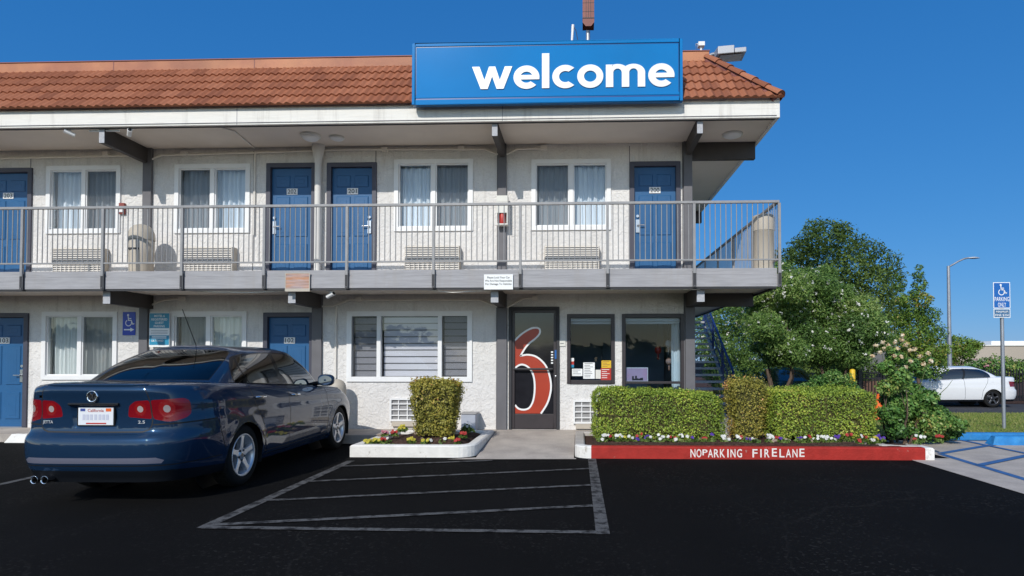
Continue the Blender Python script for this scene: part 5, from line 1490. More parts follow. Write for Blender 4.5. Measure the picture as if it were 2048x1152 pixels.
def sedan(name, loc, rotz, label, paint, detail, sc=1.0, glass='carglass', rim='rim', cat='car', group=None, zsc=1.0, xsc=1.0):
    if detail not in STORES: STORES[detail] = build_store(detail)
    st = STORES[detail]
    root = empty(name, loc, label, cat, group)
    T = Matrix.Rotation(rotz, 4, 'Z') @ Matrix.Diagonal((sc*xsc, sc, sc*zsc, 1)); L0 = Vector(loc)
    def mbuild(nm, mb, mats, parent, **k):
        mb.v = [tuple(L0 + (T @ Vector(p))) for p in mb.v]; return mb.build(nm, mats, parent, **k)
    def from_store(keys, slots=None):
        mb = MB()
        for i, k in enumerate(keys):
            if k in st: mb.raw(st[k]['v'], st[k]['f'], i, True)
        return mb
    body = mbuild('body', from_store(['body','gap','bumper_groove']), [M[paint], M['gap'], M['gap']], root)
    # weld seams so shading is continuous
    bm = bmesh.new(); bm.from_mesh(body.data); bmesh.ops.remove_doubles(bm, verts=bm.verts, dist=.0006)
    bmesh.ops.recalc_face_normals(bm, faces=bm.faces)
    for e in bm.edges:
        if len(e.link_faces) == 2 and e.calc_face_angle(0) > .75: e.smooth = False
    bm.to_mesh(body.data); bm.free()
    if detail: mbuild('window_trim', from_store(['window_trim','pillar']), M['trim'], root)
    else: mbuild('window_trim', from_store(['pillar']), M['trim'], root)
    def halves(key, nm, mat, lab=None):
        if key not in st: return
        for sd in (1, -1):
            vs, fs = st[key]['v'], st[key]['f']; mb = MB()
            for f in fs:
                if sum(vs[i][0] for i in f)/len(f)*sd > 0: mb.face([vs[i] for i in f], 0, True)
            if mb.f: mbuild(nm, mb, M[mat], root, merge=True)
    def whole(key, nm, mat):
        if key in st: return mbuild(nm, from_store([key]), M[mat], root, merge=True)
    whole('rear_window', 'rear_window', glass); whole('windscreen', 'windscreen', glass); halves('side_window', 'side_window', 'sideglass' if glass == 'carglass' else glass)
    halves('tail_light', 'tail_light', 'lampred')
    if detail:
        for sd in (1, -1):
            vs, fs = st['reverse_lamp']['v'], st['reverse_lamp']['f']
            par = [c for c in kids(root) if c.name.startswith('tail_light')][0 if sd == 1 else 1]
            for band in ((.3,.55),(.55,.9)):
                mb = MB()
                for f in fs:
                    x = sum(vs[i][0] for i in f)/len(f)*sd
                    if band[0] < x < band[1]: mb.face([vs[i] for i in f], 0, True)
                if mb.f: mbuild('lamp_lens', mb, M['lampclear'], par, merge=True)
                vr, fr_ = st['lamp_ring']['v'], st['lamp_ring']['f']; mb = MB()
                for f in fr_:
                    x = sum(vr[i][0] for i in f)/len(f)*sd
                    if band[0] < x < band[1]: mb.face([vr[i] for i in f], 0, True)
                if mb.f: mbuild('lamp_ring', mb, M['lampring'], par, merge=True)
        whole('bumper_strip', 'bumper_strip', 'strip'); halves('side_strip', 'side_strip', 'chrome')
    halves('head_light', 'head_light', 'lampclear'); whole('grille', 'grille', 'trim')
    whole('valance', 'valance', 'valance')
    # underbody and arch liners
    mb = MB(); mb.box(-.62,-1.85,.20,.62,1.85,.30)
    for ya in (-1.29, 1.29):
        for sd in (1,-1):
            pts = [(ya+.349*math.cos(R(a)), .31+.349*math.sin(R(a))) for a in range(-20,201,10)]
            for i in range(len(pts)-1):
                a, b = pts[i], pts[i+1]; mb.face([(sd*.868,a[0],a[1]),(sd*.868,b[0],b[1]),(sd*.50,b[0],b[1]),(sd*.50,a[0],a[1])])
            mb.face([(sd*.52, ya+.36*math.cos(R(a)), .31+.36*math.sin(R(a))) for a in range(0,360,20)])
    mbuild('underbody', mb, M['gap'], root)
    # wheels
    wp = wheel_parts(detail)
    for sd in (1,-1):
        for ya in (-1.29, 1.29):
            wroot = None
            for nm, mb0, mk_ in wp:
                mb = MB(); mb.v = [((x*sd)+sd*.755, y+ya, z+.318) for x, y, z in mb0.v]; mb.f = [f if sd == 1 else f[::-1] for f in mb0.f]; mb.m = list(mb0.m); mb.sm = list(mb0.sm); mb.attr = list(mb0.attr)
                mats = [M['tyre']] if nm == 'tyre' else [M[rim], M['trim']] if nm == 'rim' else [M['disc']]
                if wroot is None: wroot = mbuild('wheel', mb, mats, root)
                else: mbuild(nm, mb, mats, wroot)
    # cabin
    mb = MB()
    mb.box(-.70,-1.55,.55,.70,1.0,.62)
    mb.box(-.66,-1.62,.9,.66,-1.25,1.075)
    for sd in (1,-1):
        for yy in (.05, -.72):
            f = lambda x, y, z: (sd*.36+x, yy+y, z)
            V = [f(-.24,-.10,.6),f(.24,-.10,.6),f(.24,.06,.6),f(-.24,.06,.6),f(-.21,-.26,1.17),f(.21,-.26,1.17),f(.21,-.15,1.17),f(-.21,-.15,1.17)]
            mb.raw(V, [(0,3,2,1),(4,5,6,7),(0,1,5,4),(1,2,6,5),(2,3,7,6),(3,0,4,7)])
            mb.box(sd*.36-.13, yy-.28, 1.20, sd*.36+.13, yy-.18, 1.34)
    mbuild('cabin', mb, M['cabin'], root, bevel=.02)
    # mirrors and handles
    for sd in (1,-1):
        mb = MB(); c = Vector((sd*.925, .66, 1.035))
        prof = [(-.095,.0),(-.07,.85),(0,1.0),(.05,.95),(.09,.5),(.10,.0)]
        rows = []
        for dy, s_ in [(-.055,.0),(-.052,.9),(-.02,1.0),(.03,.93),(.07,.6),(.085,0)]:
            rows.append([(c.x+.115*s_*abs(math.cos(t))**.7*(1 if math.cos(t)>0 else -1), c.y+dy, c.z+.080*s_*abs(math.sin(t))**.7*(1 if math.sin(t)>0 else -1)) for t in [2*math.pi*k/20 for k in range(20)]])
        V = [p for r_ in rows for p in r_]; Fc = [(i*20+j, i*20+(j+1)%20, (i+1)*20+(j+1)%20, (i+1)*20+j) for i in range(5) for j in range(20)]
        mb.raw(V, Fc, 0, True); mb.tube([(sd*.74,.68,.985),(sd*.86,.67,1.0)], .028, 8, 1)
        mi = mbuild('side_mirror', mb, [M[paint], M['trim']], root)
        mb = MB(); mb.face([(c.x+.095*math.cos(t), c.y-.0545, c.z+.062*math.sin(t)) for t in [2*math.pi*k/20 for k in range(20)]]); mbuild('mirror_glass', mb, M['chrome'], mi)
        if detail:
            for yy in (-.98, -.14):
                zc = .885+(.02 if yy < -.5 else 0); u = BODY.s_of_y(yy); p = BODY.tub(u, BODY.zinv(zc, yy)); mb = MB()
                mb.tube([(sd*(p.x+.004),yy-.10,zc),(sd*(p.x+.030),yy-.085,zc+.002),(sd*(p.x+.033),yy+.05,zc),(sd*(p.x+.004),yy+.075,zc-.002)], .013, 8); mbuild('door_handle', mb, M['chrome'], root)
    return root, mbuild, body
CARX, CARY = -4.345, 7.56
car, cb_, cbody = sedan('parked_car', (CARX, CARY, 0), R(.6), 'glossy dark blue sedan parked nose in towards the ground floor doors', 'paint_navy', True, xsc=.965)
# rear details
yb_ = lambda z, x=0: BODY.tub(BODY.s_of_x(x), BODY.zinv(z, -2.3)).y
mb = MB(); cz = .985; yy = yb_(cz)-.004; ring = lambda r0, r1, y, m: [mb.face([(r0*math.cos(t0), y, cz+r0*math.sin(t0)),(r1*math.cos(t0), y, cz+r1*math.sin(t0)),(r1*math.cos(t1), y, cz+r1*math.sin(t1)),(r0*math.cos(t1), y, cz+r0*math.sin(t1))], m) for t0, t1 in [(2*math.pi*k/28, 2*math.pi*(k+1)/28) for k in range(28)]]
mb.lathe([(.040,-.006),(.046,-.010),(.052,-.008),(.054,.004)], 32, (0,yy,cz), 'Y', 0)
mb.lathe([(0,-.002),(.040,-.002)], 32, (0,yy,cz), 'Y', 1)
def bar(a, b, w=.0085):
    a, b = Vector((a[0],0,a[1])), Vector((b[0],0,b[1])); d = (b-a).normalized(); n = Vector((-d.z,0,d.x))*w/2
    q = [a-n,b-n,b+n,a+n]; mb.raw([(p.x, yy-.007, cz+p.z) for p in q]+[(p.x, yy-.002, cz+p.z) for p in q], [(0,1,2,3),(0,4,5,1),(1,5,6,2),(2,6,7,3),(3,7,4,0)], 0)
for sg in (1,-1):
    bar((sg*.020,.036),(sg*.001,.004)); bar((sg*.038,.012),(sg*.017,-.036)); bar((sg*.017,-.036),(sg*.0,-.002))
cb_('emblem', mb, [M['chrome'], M['trim']], car)
# plate, lights of the niche
mb = MB(); z0, z1 = .728, .885; yp = yb_(.80)+.012
mb.box(-.178,yp,z0-.010,.178,yp+.012,z1+.010,2); mb.box(-.165,yp-.004,z0,.165,yp-.0005,z1,0)
mb.text('California', 0, z1-.040, .026, yp-.0055, m=1, w=.15, off=.004); mb.box(-.145,yp-.0055,z1-.034,-.10,yp-.0045,z1-.010,3); mb.box(.095,yp-.0055,z1-.036,.145,yp-.0045,z1-.008,4)
for k, x in enumerate((-.11,-.075,-.04,0,.04,.075,.11)): mb.box(x-.013,yp-.0055,z0+.045,x+.013,yp-.0045,z0+.095,5)
mb.box(-.09,yp-.0055,z0+.008,.10,yp-.0045,z0+.020,1)
M['plateblur'] = mk('plateblur', (.52,.54,.64), .5)
M['palenavy'] = mk('palenavy', (.05,.08,.30), .4)
pl_ob = cb_('number_plate', mb, [M['plate'], M['red'], M['trim'], M['palenavy'], M['orange'], M['plateblur']], car)
mb = MB(); mb.tube([(-.235,yb_(.91)-.004,.915),(.235,yb_(.91)-.004,.915)], .013, 8); cb_('trunk_handle', mb, M['trim'], car)
# badges
mb = MB()
fnb = lambda u, v: (u, yb_(.755, abs(u))-.004, v)
mb.text('JETTA', -.455, .742, .026, 0, w=.105, off=.01, fn=fnb); mb.text('2.5', .43, .742, .026, 0, w=.062, off=.012, fn=fnb)
M['badge'] = mk('badge', (.62,.63,.66), .35, metal=.4); cb_('badge', mb, M['badge'], car)
# lip spoiler along the trunk edge
mb = MB(); us_ = linspace(0, BODY.s_of_x(.56), 20)
for sd in (1,-1):
    rows = []
    for u in us_:
        p = BODY.tub(u, 1.0); k_ = 1-(u/us_[-1])**8; rows.append([(sd*p.x,p.y+.10,p.z+.014),(sd*p.x,p.y-.012*k_,p.z+.008+.012*k_),(sd*p.x,p.y-.020*k_,p.z+.006+.004*k_),(sd*p.x,p.y+.004*(1-k_),p.z-.016*k_)])
    for i in range(len(rows)-1):
        for j in range(3):
            q = [rows[i][j],rows[i+1][j],rows[i+1][j+1],rows[i][j+1]]; mb.face(q if sd == -1 else q[::-1], 0, True)
cb_('spoiler', mb, M['paint_navy'], car, merge=True)
# twin exhaust and antenna
for x in (-.505, -.41):
    mb = MB(); yy = -2.29; mb.lathe([(.030,.16),(.033,-.02),(.036,-.03),(.033,-.032),(.029,-.02),(.028,.0)], 20, (x,yy,.252), 'Y'); mb.lathe([(.028,.0),(.027,.10),(0,.10)], 20, (x,yy,.252), 'Y', 1); cb_('exhaust_pipe', mb, [M['chrome'], M['gap']], car)
mb = MB(); mb.tube([(0,-.86,1.445),(0,-.80,1.462),(0,-.76,1.465)], .016, 8); mb.tube([(0,-.80,1.46),(0,-1.06,1.86)], .0045, 6); cb_('antenna', mb, M['trim'], car)
for x in (0,):
    mb = MB(); mb.box(.10,-2.05,.20,.45,-1.75,.27); cb_('silencer', mb, M['galv'], car, bevel=.03)
# ------------------------------------------------------------------ foliage
NR = np.random.default_rng(11)
def leaf_obj(name, C, Nn, size, mat_, parent=None, aspect=.55, rnd=None, fold=.2, tiltj=.9, sizej=.35, quiet=False, updir=None):
    """many folded leaf faces; C centres, Nn preferred normals"""
    C = np.asarray(C, float); n = len(C)
    Nn = np.asarray(Nn, float) + NR.normal(0, tiltj, (n,3)); Nn /= np.linalg.norm(Nn, axis=1)[:,None] + 1e-9
    A = NR.normal(0, 1, (n,3)) if updir is None else np.tile(updir, (n,1)) + NR.normal(0,.5,(n,3))
    A -= Nn*(A*Nn).sum(1)[:,None]; A /= np.linalg.norm(A, axis=1)[:,None] + 1e-9
    B = np.cross(Nn, A); s = size*(1 + NR.uniform(-sizej, sizej, n)); s = s[:,None]
    V = np.empty((n,4,3)); V[:,0] = C - A*s*.5; V[:,2] = C + A*s*.5
    mid = C - A*s*.05 + Nn*s*fold*aspect; V[:,1] = mid + B*s*.5*aspect; V[:,3] = mid - B*s*.5*aspect
    V = V.reshape(-1,3)
    off = np.zeros(3); p = parent
    if parent is None: lo, hi = V.min(0), V.max(0); off = np.array([(lo[0]+hi[0])/2,(lo[1]+hi[1])/2,lo[2]])
    while p is not None: off = off + np.array(p.location); p = p.parent
    V = V - off
    me = bpy.data.meshes.new(name); me.vertices.add(4*n); me.vertices.foreach_set('co', V.ravel())
    me.loops.add(4*n); me.loops.foreach_set('vertex_index', np.arange(4*n, dtype=np.int32))
    me.polygons.add(n); me.polygons.foreach_set('loop_start', np.arange(0,4*n,4, dtype=np.int32)); me.polygons.foreach_set('loop_total', np.full(n,4,dtype=np.int32))
    if rnd is None: rnd = NR.random(n)
    a = me.attributes.new('rnd', 'FLOAT', 'FACE'); a.data.foreach_set('value', np.clip(rnd,0,1).astype(np.float32))
    me.materials.append(mat_); me.update(calc_edges=True)
    o = bpy.data.objects.new(name, me); COL.objects.link(o)
    if parent is not None: o.parent = parent
    else: o.location = off
    return o
def lownoise(P, f, seed):
    r = np.random.default_rng(seed); v = np.zeros(len(P))
    for k in range(5):
        d = r.normal(0,1,3); v += np.sin(P @ d*f*(1+.5*k) + r.uniform(0,6))/(1+.4*k)
    return v/3.0
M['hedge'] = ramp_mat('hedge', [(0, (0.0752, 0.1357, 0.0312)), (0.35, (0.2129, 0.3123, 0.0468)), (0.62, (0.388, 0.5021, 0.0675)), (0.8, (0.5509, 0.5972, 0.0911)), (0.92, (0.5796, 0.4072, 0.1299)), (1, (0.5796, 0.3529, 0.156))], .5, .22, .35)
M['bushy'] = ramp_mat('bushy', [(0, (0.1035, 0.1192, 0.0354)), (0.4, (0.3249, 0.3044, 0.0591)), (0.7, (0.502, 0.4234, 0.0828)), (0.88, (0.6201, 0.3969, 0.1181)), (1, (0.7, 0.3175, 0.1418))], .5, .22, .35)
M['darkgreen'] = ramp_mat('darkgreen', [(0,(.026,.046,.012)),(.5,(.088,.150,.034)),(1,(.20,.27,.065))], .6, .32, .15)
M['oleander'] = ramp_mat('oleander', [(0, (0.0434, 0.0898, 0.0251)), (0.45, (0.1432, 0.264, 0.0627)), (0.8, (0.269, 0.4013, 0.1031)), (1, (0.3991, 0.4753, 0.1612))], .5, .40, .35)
M['roseleaf'] = ramp_mat('roseleaf', [(0, (0.0354, 0.1011, 0.0251)), (0.5, (0.1138, 0.2527, 0.0537)), (0.85, (0.2653, 0.3791, 0.0895)), (1, (0.4801, 0.3791, 0.1254))], .45, .22, .4)
M['conifer'] = ramp_mat('conifer', [(0, (0.0475, 0.0978, 0.018)), (0.5, (0.133, 0.2415, 0.035)), (0.82, (0.228, 0.3335, 0.055)), (1, (0.399, 0.3105, 0.07))], .55, .3, .3)
M['flwhite'] = ramp_mat('flwhite', [(0,(.62,.62,.58)),(1,(.85,.84,.80))], .6, .2)
M['flpeach'] = ramp_mat('flpeach', [(0,(.74,.50,.28)),(.5,(.80,.66,.44)),(1,(.84,.78,.62))], .6, .2)
M['flpurple'] = ramp_mat('flpurple', [(0,(.05,.02,.22)),(1,(.14,.06,.42))], .6, .2)
M['flred'] = ramp_mat('flred', [(0,(.30,.02,.02)),(1,(.52,.06,.05))], .6, .2)
M['flyellow'] = ramp_mat('flyellow', [(0,(.42,.36,.03)),(1,(.62,.55,.08))], .6, .2)
M['flpink'] = ramp_mat('flpink', [(0,(.45,.14,.20)),(1,(.62,.30,.34))], .6, .2)
M['bedleaf'] = ramp_mat('bedleaf', [(0, (0.042, 0.084, 0.0168)), (0.6, (0.126, 0.21, 0.042)), (1, (0.224, 0.28, 0.07))], .5, .2)
M['twig'] = mk('twig', (.085,.080,.032), .95, spec=.1, var=(20,.3), bump=(30,1,.03))

def hedge(base, sx, sy, sz, label, mat_, n, taper=0.0, seed=1, p=7, leaf=.030, topround=.0, slope=0.0, brown=0.0, fray=.02):
    """clipped bush: rounded box shell of small leaves over a dark twiggy core"""
    r = np.random.default_rng(seed)
    root = empty('hedge', base, label, 'hedge')
    D = r.normal(0,1,(n,3)); q = np.abs(D)
    # spread evenly over a box surface, then round the corners
    a = np.array([sx/2, sy/2, sz/2]); areas = np.array([sy*sz, sx*sz, sx*sy]); pr = areas/areas.sum()
    ax = r.choice(3, n, p=pr); U = r.uniform(-1,1,(n,3)); sg = r.choice([-1,1], n); U[np.arange(n), ax] = sg
    U[(ax==2)&(sg<0),2] *= -1
    nr = np.sign(U)*np.abs(U)**p; Lp = (np.abs(U)**p).sum(1)**(1/p); Sf = U/Lp[:,None]
    nr /= np.linalg.norm(nr,axis=1)[:,None]+1e-9
    w = 1 + taper*Sf[:,2]
    P = Sf*a; P[:,0] *= w; P[:,1] *= w
    P[:,2] += topround*(1-(Sf[:,0])**2)*(Sf[:,2]>0)*Sf[:,2] + slope*Sf[:,0]*(Sf[:,2]>0)
    bump = lownoise(P, 6, seed)*.034 + lownoise(P, 17, seed+1)*.018
    dep = -np.abs(r.normal(0,.028,n)) + fray*(r.random(n)**6)*2.2
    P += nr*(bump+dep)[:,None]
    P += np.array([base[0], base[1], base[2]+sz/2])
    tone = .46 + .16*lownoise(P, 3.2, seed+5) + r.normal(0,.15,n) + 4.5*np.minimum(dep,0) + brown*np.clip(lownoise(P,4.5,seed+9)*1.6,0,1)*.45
    hol = lownoise(P, 11, seed+3)+.5*lownoise(P, 23, seed+4)
    ok = (hol > -.62) | (r.random(n) < .22)
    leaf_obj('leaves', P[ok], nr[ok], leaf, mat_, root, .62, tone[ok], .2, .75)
    tw = MB()      # bare shoots poking out
    for k in range(int(n/260)):
        j = r.integers(n); p0_ = P[j]-nr[j]*.03; d_ = nr[j]*.6+np.array([0,0,.5])+r.normal(0,.35,3); d_ /= np.linalg.norm(d_); tw.tube([p0_, p0_+d_*r.uniform(.05,.10)], .0025, 4, caps=False)
    tw.build('twig', M['twig'], root)
    # core
    bm = bmesh.new(); bmesh.ops.create_cube(bm, size=2); bmesh.ops.subdivide_edges(bm, edges=bm.edges, cuts=7, use_grid_fill=True)
    for v in bm.verts:
        u = np.array(v.co); L_ = (np.abs(u)**p).sum()**(1/p); s_ = u/L_; ww = 1+taper*s_[2]
        q_ = s_*(a-.055); zz = q_[2] + topround*(1-s_[0]**2)*(s_[2]>0)*s_[2]+slope*s_[0]*(s_[2]>0)
        v.co = (q_[0]*ww, q_[1]*ww, zz+sz/2)
    me = bpy.data.meshes.new('branches'); bm.to_mesh(me); bm.free(); me.materials.append(M['twig']); o = bpy.data.objects.new('branches', me); COL.objects.link(o); o.parent = root
    return root
def px_hedge(x0, x1, ytop, ybot, Y, depth, z0):
    a, b = at(x0, ybot, Y), at(x1, ytop, Y); return (a[0]+b[0])/2, b[0]-a[0], b[1]-z0
def add_hedge(x0,x1,yt,Y,dep,label,mat_,n,z0=.14,**k):
    cx, w, h = px_hedge(x0,x1,yt,880,Y,dep,z0); hedge((cx, Y+dep/2, z0), w, dep, h, label, M[mat_], n, **k)
add_hedge(823,907,764,8.42,.50,'small clipped bush narrowing to its foot in the white kerbed bed','bushy',13000,z0=.21,taper=.22,seed=3,p=6,leaf=.031,fray=.03,brown=.5,topround=.015)
add_hedge(1189,1452,787,8.78,.80,'long low boxy hedge in the red kerbed bed under the office windows','hedge',30000,seed=4,p=9,leaf=.027,topround=.03,slope=-.05,brown=.35)
add_hedge(1468,1531,762,8.86,.52,'narrow upright column hedge standing between the two long hedges','bushy',9500,seed=5,p=6,leaf=.026,brown=1.0,taper=.16,fray=.04)
add_hedge(1547,1760,782,8.82,.80,'long yellow green hedge in the red kerbed bed next to the rose bush','hedge',26000,seed=6,p=8,leaf=.028,topround=.01,brown=.45)

# ---- rocks and bedding flowers
def soilz(y, hm, cy): t = max(0, min(1, (y-8.29)/(cy-8.29)/.92)); return .10+hm*(1-(1-t)**2)
def rock(x, y, s, label, seed, z=.09):
    bm = bmesh.new(); bmesh.ops.create_icosphere(bm, subdivisions=3, radius=1); r = random.Random(seed); sc = (s*r.uniform(.9,1.3), s*r.uniform(.7,1), s*r.uniform(.5,.7))
    ph = [r.uniform(0,6) for _ in range(6)]
    for v in bm.verts:
        c = v.co; f = 1+.16*math.sin(3*c.x+ph[0])*math.sin(3*c.y+ph[1])+.12*math.sin(5*c.z+ph[2]+2*c.x)+.05*math.sin(9*c.x+ph[3])*math.sin(8*c.y+ph[4])
        v.co = Vector((c.x*sc[0], c.y*sc[1], max(c.z*sc[2], -.4*sc[2])))*f
    me = bpy.data.meshes.new('rock'); bm.to_mesh(me); bm.free(); me.materials.append(M['rock'])
    for p in me.polygons: p.use_smooth = True
    o = bpy.data.objects.new('rock', me); COL.objects.link(o); o.location = (x, y, z+.3*sc[2]); o.rotation_euler = (0,0,r.uniform(0,6)); tag(o, label, 'rock', 'rocks in the planting beds')
ORD = ['first','second','third','fourth','fifth','sixth','seventh','eighth','ninth','tenth','eleventh','twelfth','thirteenth','fourteenth','fifteenth','sixteenth','seventeenth','eighteenth','nineteenth','twentieth',
       'twenty first','twenty second','twenty third','twenty fourth','twenty fifth','twenty sixth','twenty seventh','twenty eighth','twenty ninth','thirtieth','thirty first','thirty second','thirty third','thirty fourth','thirty fifth']
def ordn(i): return ORD[i] if i < len(ORD) else ['thirty sixth','thirty seventh','thirty eighth','thirty ninth','fortieth','forty first','forty second','forty third','forty fourth','forty fifth','forty sixth','forty seventh','forty eighth','forty ninth','fiftieth','fifty first','fifty second','fifty third'][i-len(ORD)]
RK = [(1402,881,.06),(1455,878,.05),(1492,882,.075),(1530,873,.10),(1552,877,.085),(1572,884,.06),(1545,886,.07),(1512,884,.055),(1625,886,.05),(1335,884,.045)]
for i, (px, py, s) in enumerate(sorted(RK)):
    x, y = gnd(px, py, .14); rock(x, y, s, 'pale brown rock in the red kerbed bed, %s from the left' % ordn(i), i, soilz(y,.06,8.9)-.01)
RK2 = [(742,884,.045),(762,880,.05),(806,886,.055),(846,884,.05),(868,884,.06),(892,882,.05),(835,877,.06),(912,878,.05)]
for i, (px, py, s) in enumerate(sorted(RK2)):
    x, y = gnd(px, py, .15); rock(x, y, s, 'grey brown rock in the white kerbed bed, %s from the left' % ordn(i), 40+i, soilz(y,.13,9.05)-.01)
def pansy(x, y, colm, s, h, label, group, seed, nf, zb):
    r = np.random.default_rng(seed)
    root = empty('bedding_flower', (x, y, zb), label, 'flower', group)
    n = 70; th = r.uniform(0,6.28,n); rad = s*np.sqrt(r.random(n)); z = zb+h*.75*(1-(rad/s)**2)*r.uniform(.2,1,n)+.01
    leaf_obj('foliage', np.c_[x+rad*np.cos(th), y+rad*np.sin(th), z], np.c_[np.cos(th)*.6,np.sin(th)*.6,np.ones(n)], .052, M['bedleaf'], root, .55)
    C, Nn = [], []
    for k in range(nf):
        a, rr = r.uniform(0,6.28), s*.75*math.sqrt(r.random()); c = np.array([x+rr*math.cos(a), y+rr*math.sin(a)-.01, zb+h*r.uniform(.75,1.05)]); d = np.array([r.normal(0,.3),-.9,.55]); d /= np.linalg.norm(d)
        u = np.cross(d,[0,0,1]); u /= np.linalg.norm(u); v = np.cross(u,d)
        for j in range(5):
            t = j*1.257+.3; C.append(c+(u*math.cos(t)+v*math.sin(t))*.011); Nn.append(d)
    leaf_obj('bloom', C, Nn, .031, M[colm], root, .95, None, .1, .15)
FL = [(1196,874,'w'),(1212,884,'w'),(1222,879,'r'),(1236,886,'w'),(1250,887,'y'),(1272,886,'p'),(1290,888,'g'),(1334,884,'w'),(1352,886,'w'),(1390,884,'p'),(1412,886,'r'),(1440,880,'w'),(1450,882,'w'),(1468,874,'p'),(1474,884,'w'),
      (1508,887,'g'),(1524,880,'w'),(1532,886,'w'),(1576,876,'p'),(1590,878,'r'),(1612,878,'w'),(1624,884,'w'),(1636,876,'p'),(1672,876,'r'),(1684,882,'r'),(1698,878,'w'),(1746,883,'p'),(1752,886,'p'),(1768,872,'r'),(1800,870,'r'),(1801,878,'w')]
CN = {'w':('flwhite','white'),'r':('flred','red'),'p':('flpurple','purple'),'y':('flyellow','yellow'),'g':('flwhite','mostly green white'),'k':('flpink','pink')}
FL += [(1204,887,'g'),(1229,884,'w'),(1262,884,'w'),(1281,887,'r'),(1302,886,'p'),(1312,887,'w'),(1323,887,'g'),(1343,888,'r'),(1364,886,'w'),(1378,887,'g'),(1422,884,'p'),(1484,887,'r'),(1546,886,'r'),(1560,887,'p'),(1600,887,'g'),(1650,886,'w'),(1661,887,'g'),(1712,886,'r'),(1724,887,'w'),(1735,884,'y')]
FL.sort()
for i, (px, py, c) in enumerate(FL):
    x, y = gnd(px, min(py+5, 890), .10); y = min(max(y, 8.37), 8.66) + random.Random(i*7+1).uniform(-.05,.13); x += random.Random(i*5+2).uniform(-.05,.05)
    pansy(x, y, CN[c][0], .05+.012*(i%4), .06+.016*((i*3)%4), '%s bedding flower along the red kerb, %s plant from the left' % (CN[c][1], ordn(i)), 'flowers along the red kerb', 100+i, {'g':1}.get(c, 2+i%3), soilz(y,.06,8.9)-.005)
FL2 = [(738,886,'y'),(752,884,'y'),(768,884,'r'),(770,878,'k'),(776,888,'g'),(788,878,'r'),(803,872,'y'),(806,868,'y'),(824,884,'y'),(850,887,'y'),(858,888,'g'),(884,888,'g'),(905,884,'y'),(914,886,'r'),(926,880,'r'),(930,872,'g'),(940,873,'g'),(934,866,'g')]
FL2.sort()
for i, (px, py, c) in enumerate(FL2):
    x, y = gnd(px, min(py+4, 889), .14); y = max(y, 8.35); x = min(x, -1.62)
    pansy(x, y, CN[c][0], .075 if c in 'yg' else .055, .10 if c == 'g' else .075, '%s bedding flower in the white kerbed bed, %s plant from the left' % (CN[c][1], ordn(i)), 'flowers in the white kerbed bed', 200+i, {'g':1}.get(c, 6), soilz(y,.13,9.05)-.005)

# ---- trees
def limb(mb, a, b, r0, r1, seed, n=6):
    r = random.Random(seed); a, b = Vector(a), Vector(b); L_ = (b-a).length; pts = []
    for i in range(n+1):
        t = i/n; j = Vector((r.uniform(-1,1), r.uniform(-1,1), r.uniform(-.4,.4)))*L_*.045*math.sin(math.pi*t); pts.append(a.lerp(b,t)+j)
    mb.tube(pts, r0, 8, r1=r1, smooth=True); return pts
def tree(name, base, label, cat, clumps, leafn, leaf, mat_, trunk_h, trunk_r, seed, stems=1, spread=.3, group=None, flowers=None, aspect=.42, jit=1.0, up=.35):
    """clumps: list of (x,y,z,r) relative to base"""
    r = np.random.default_rng(seed); base = Vector(base)
    root = empty(name, base, label, cat, group); mb = MB(); rr = random.Random(seed)
    tops = []
    for k in range(stems):
        a = 2*math.pi*k/max(1,stems)+.4; o = Vector((math.cos(a), math.sin(a), 0))*spread*(stems > 1)
        p0 = base+o*.5; p1 = base+o*1.4+Vector((0,0,trunk_h)); limb(mb, p0-Vector((0,0,.1)), p1, trunk_r, trunk_r*.6, seed+k); tops.append(p1)
    for i, c in enumerate(clumps):
        if i % 2 == 0 or len(clumps) < 14:
            t = min(tops, key=lambda q: (q-(base+Vector(c[:3]))).length); limb(mb, t, t.lerp(base+Vector((c[0],max(c[1],-.1),c[2])), .62), trunk_r*.38, trunk_r*.08, seed+50+i, 4)
    mb.build('trunk', M['bark'], root)
    C, Nn, T = [], [], []
    wsum = sum(c[3]**2 for c in clumps)
    for i, (x, y, z, rad) in enumerate(clumps):
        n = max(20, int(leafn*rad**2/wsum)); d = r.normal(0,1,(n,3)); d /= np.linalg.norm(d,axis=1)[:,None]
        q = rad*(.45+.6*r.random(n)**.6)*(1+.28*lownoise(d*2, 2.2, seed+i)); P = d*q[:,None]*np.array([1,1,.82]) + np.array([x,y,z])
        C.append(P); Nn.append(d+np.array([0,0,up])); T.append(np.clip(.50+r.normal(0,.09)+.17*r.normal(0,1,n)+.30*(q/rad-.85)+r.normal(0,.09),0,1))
    C = np.vstack(C)+np.array(base); Nn = np.vstack(Nn); T = np.hstack(T)
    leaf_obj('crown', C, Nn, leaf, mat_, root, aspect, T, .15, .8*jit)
    if flowers:
        fm, fn, fs, sel = flowers; out = []
        idx = r.permutation(len(C)); k = 0
        pts, nn = [], []
        for j in idx:
            if k >= fn: break
            rel = C[j]-np.array(base)
            if not sel(rel, Nn[j]): continue
            for m_ in range(6): pts.append(C[j]+Nn[j]*.05+r.normal(0,fs*.45,3)); nn.append(Nn[j])
            k += 1
        if pts: tag(leaf_obj('bloom', pts, nn, fs, M[fm], root, .9, None, .1, .6), kind='stuff')
    return root
def px_clumps(lst, Y, base, dj=.8, seed=0):
    """clump centres given by where they sit over the ground line, radius in metres"""
    r = random.Random(seed); out = []
    for px, py, rad in lst:
        y = Y + r.uniform(-dj, dj); x, z = at(px, py, y); out.append((x-base[0], y-base[1], z-base[2], rad))
    return out
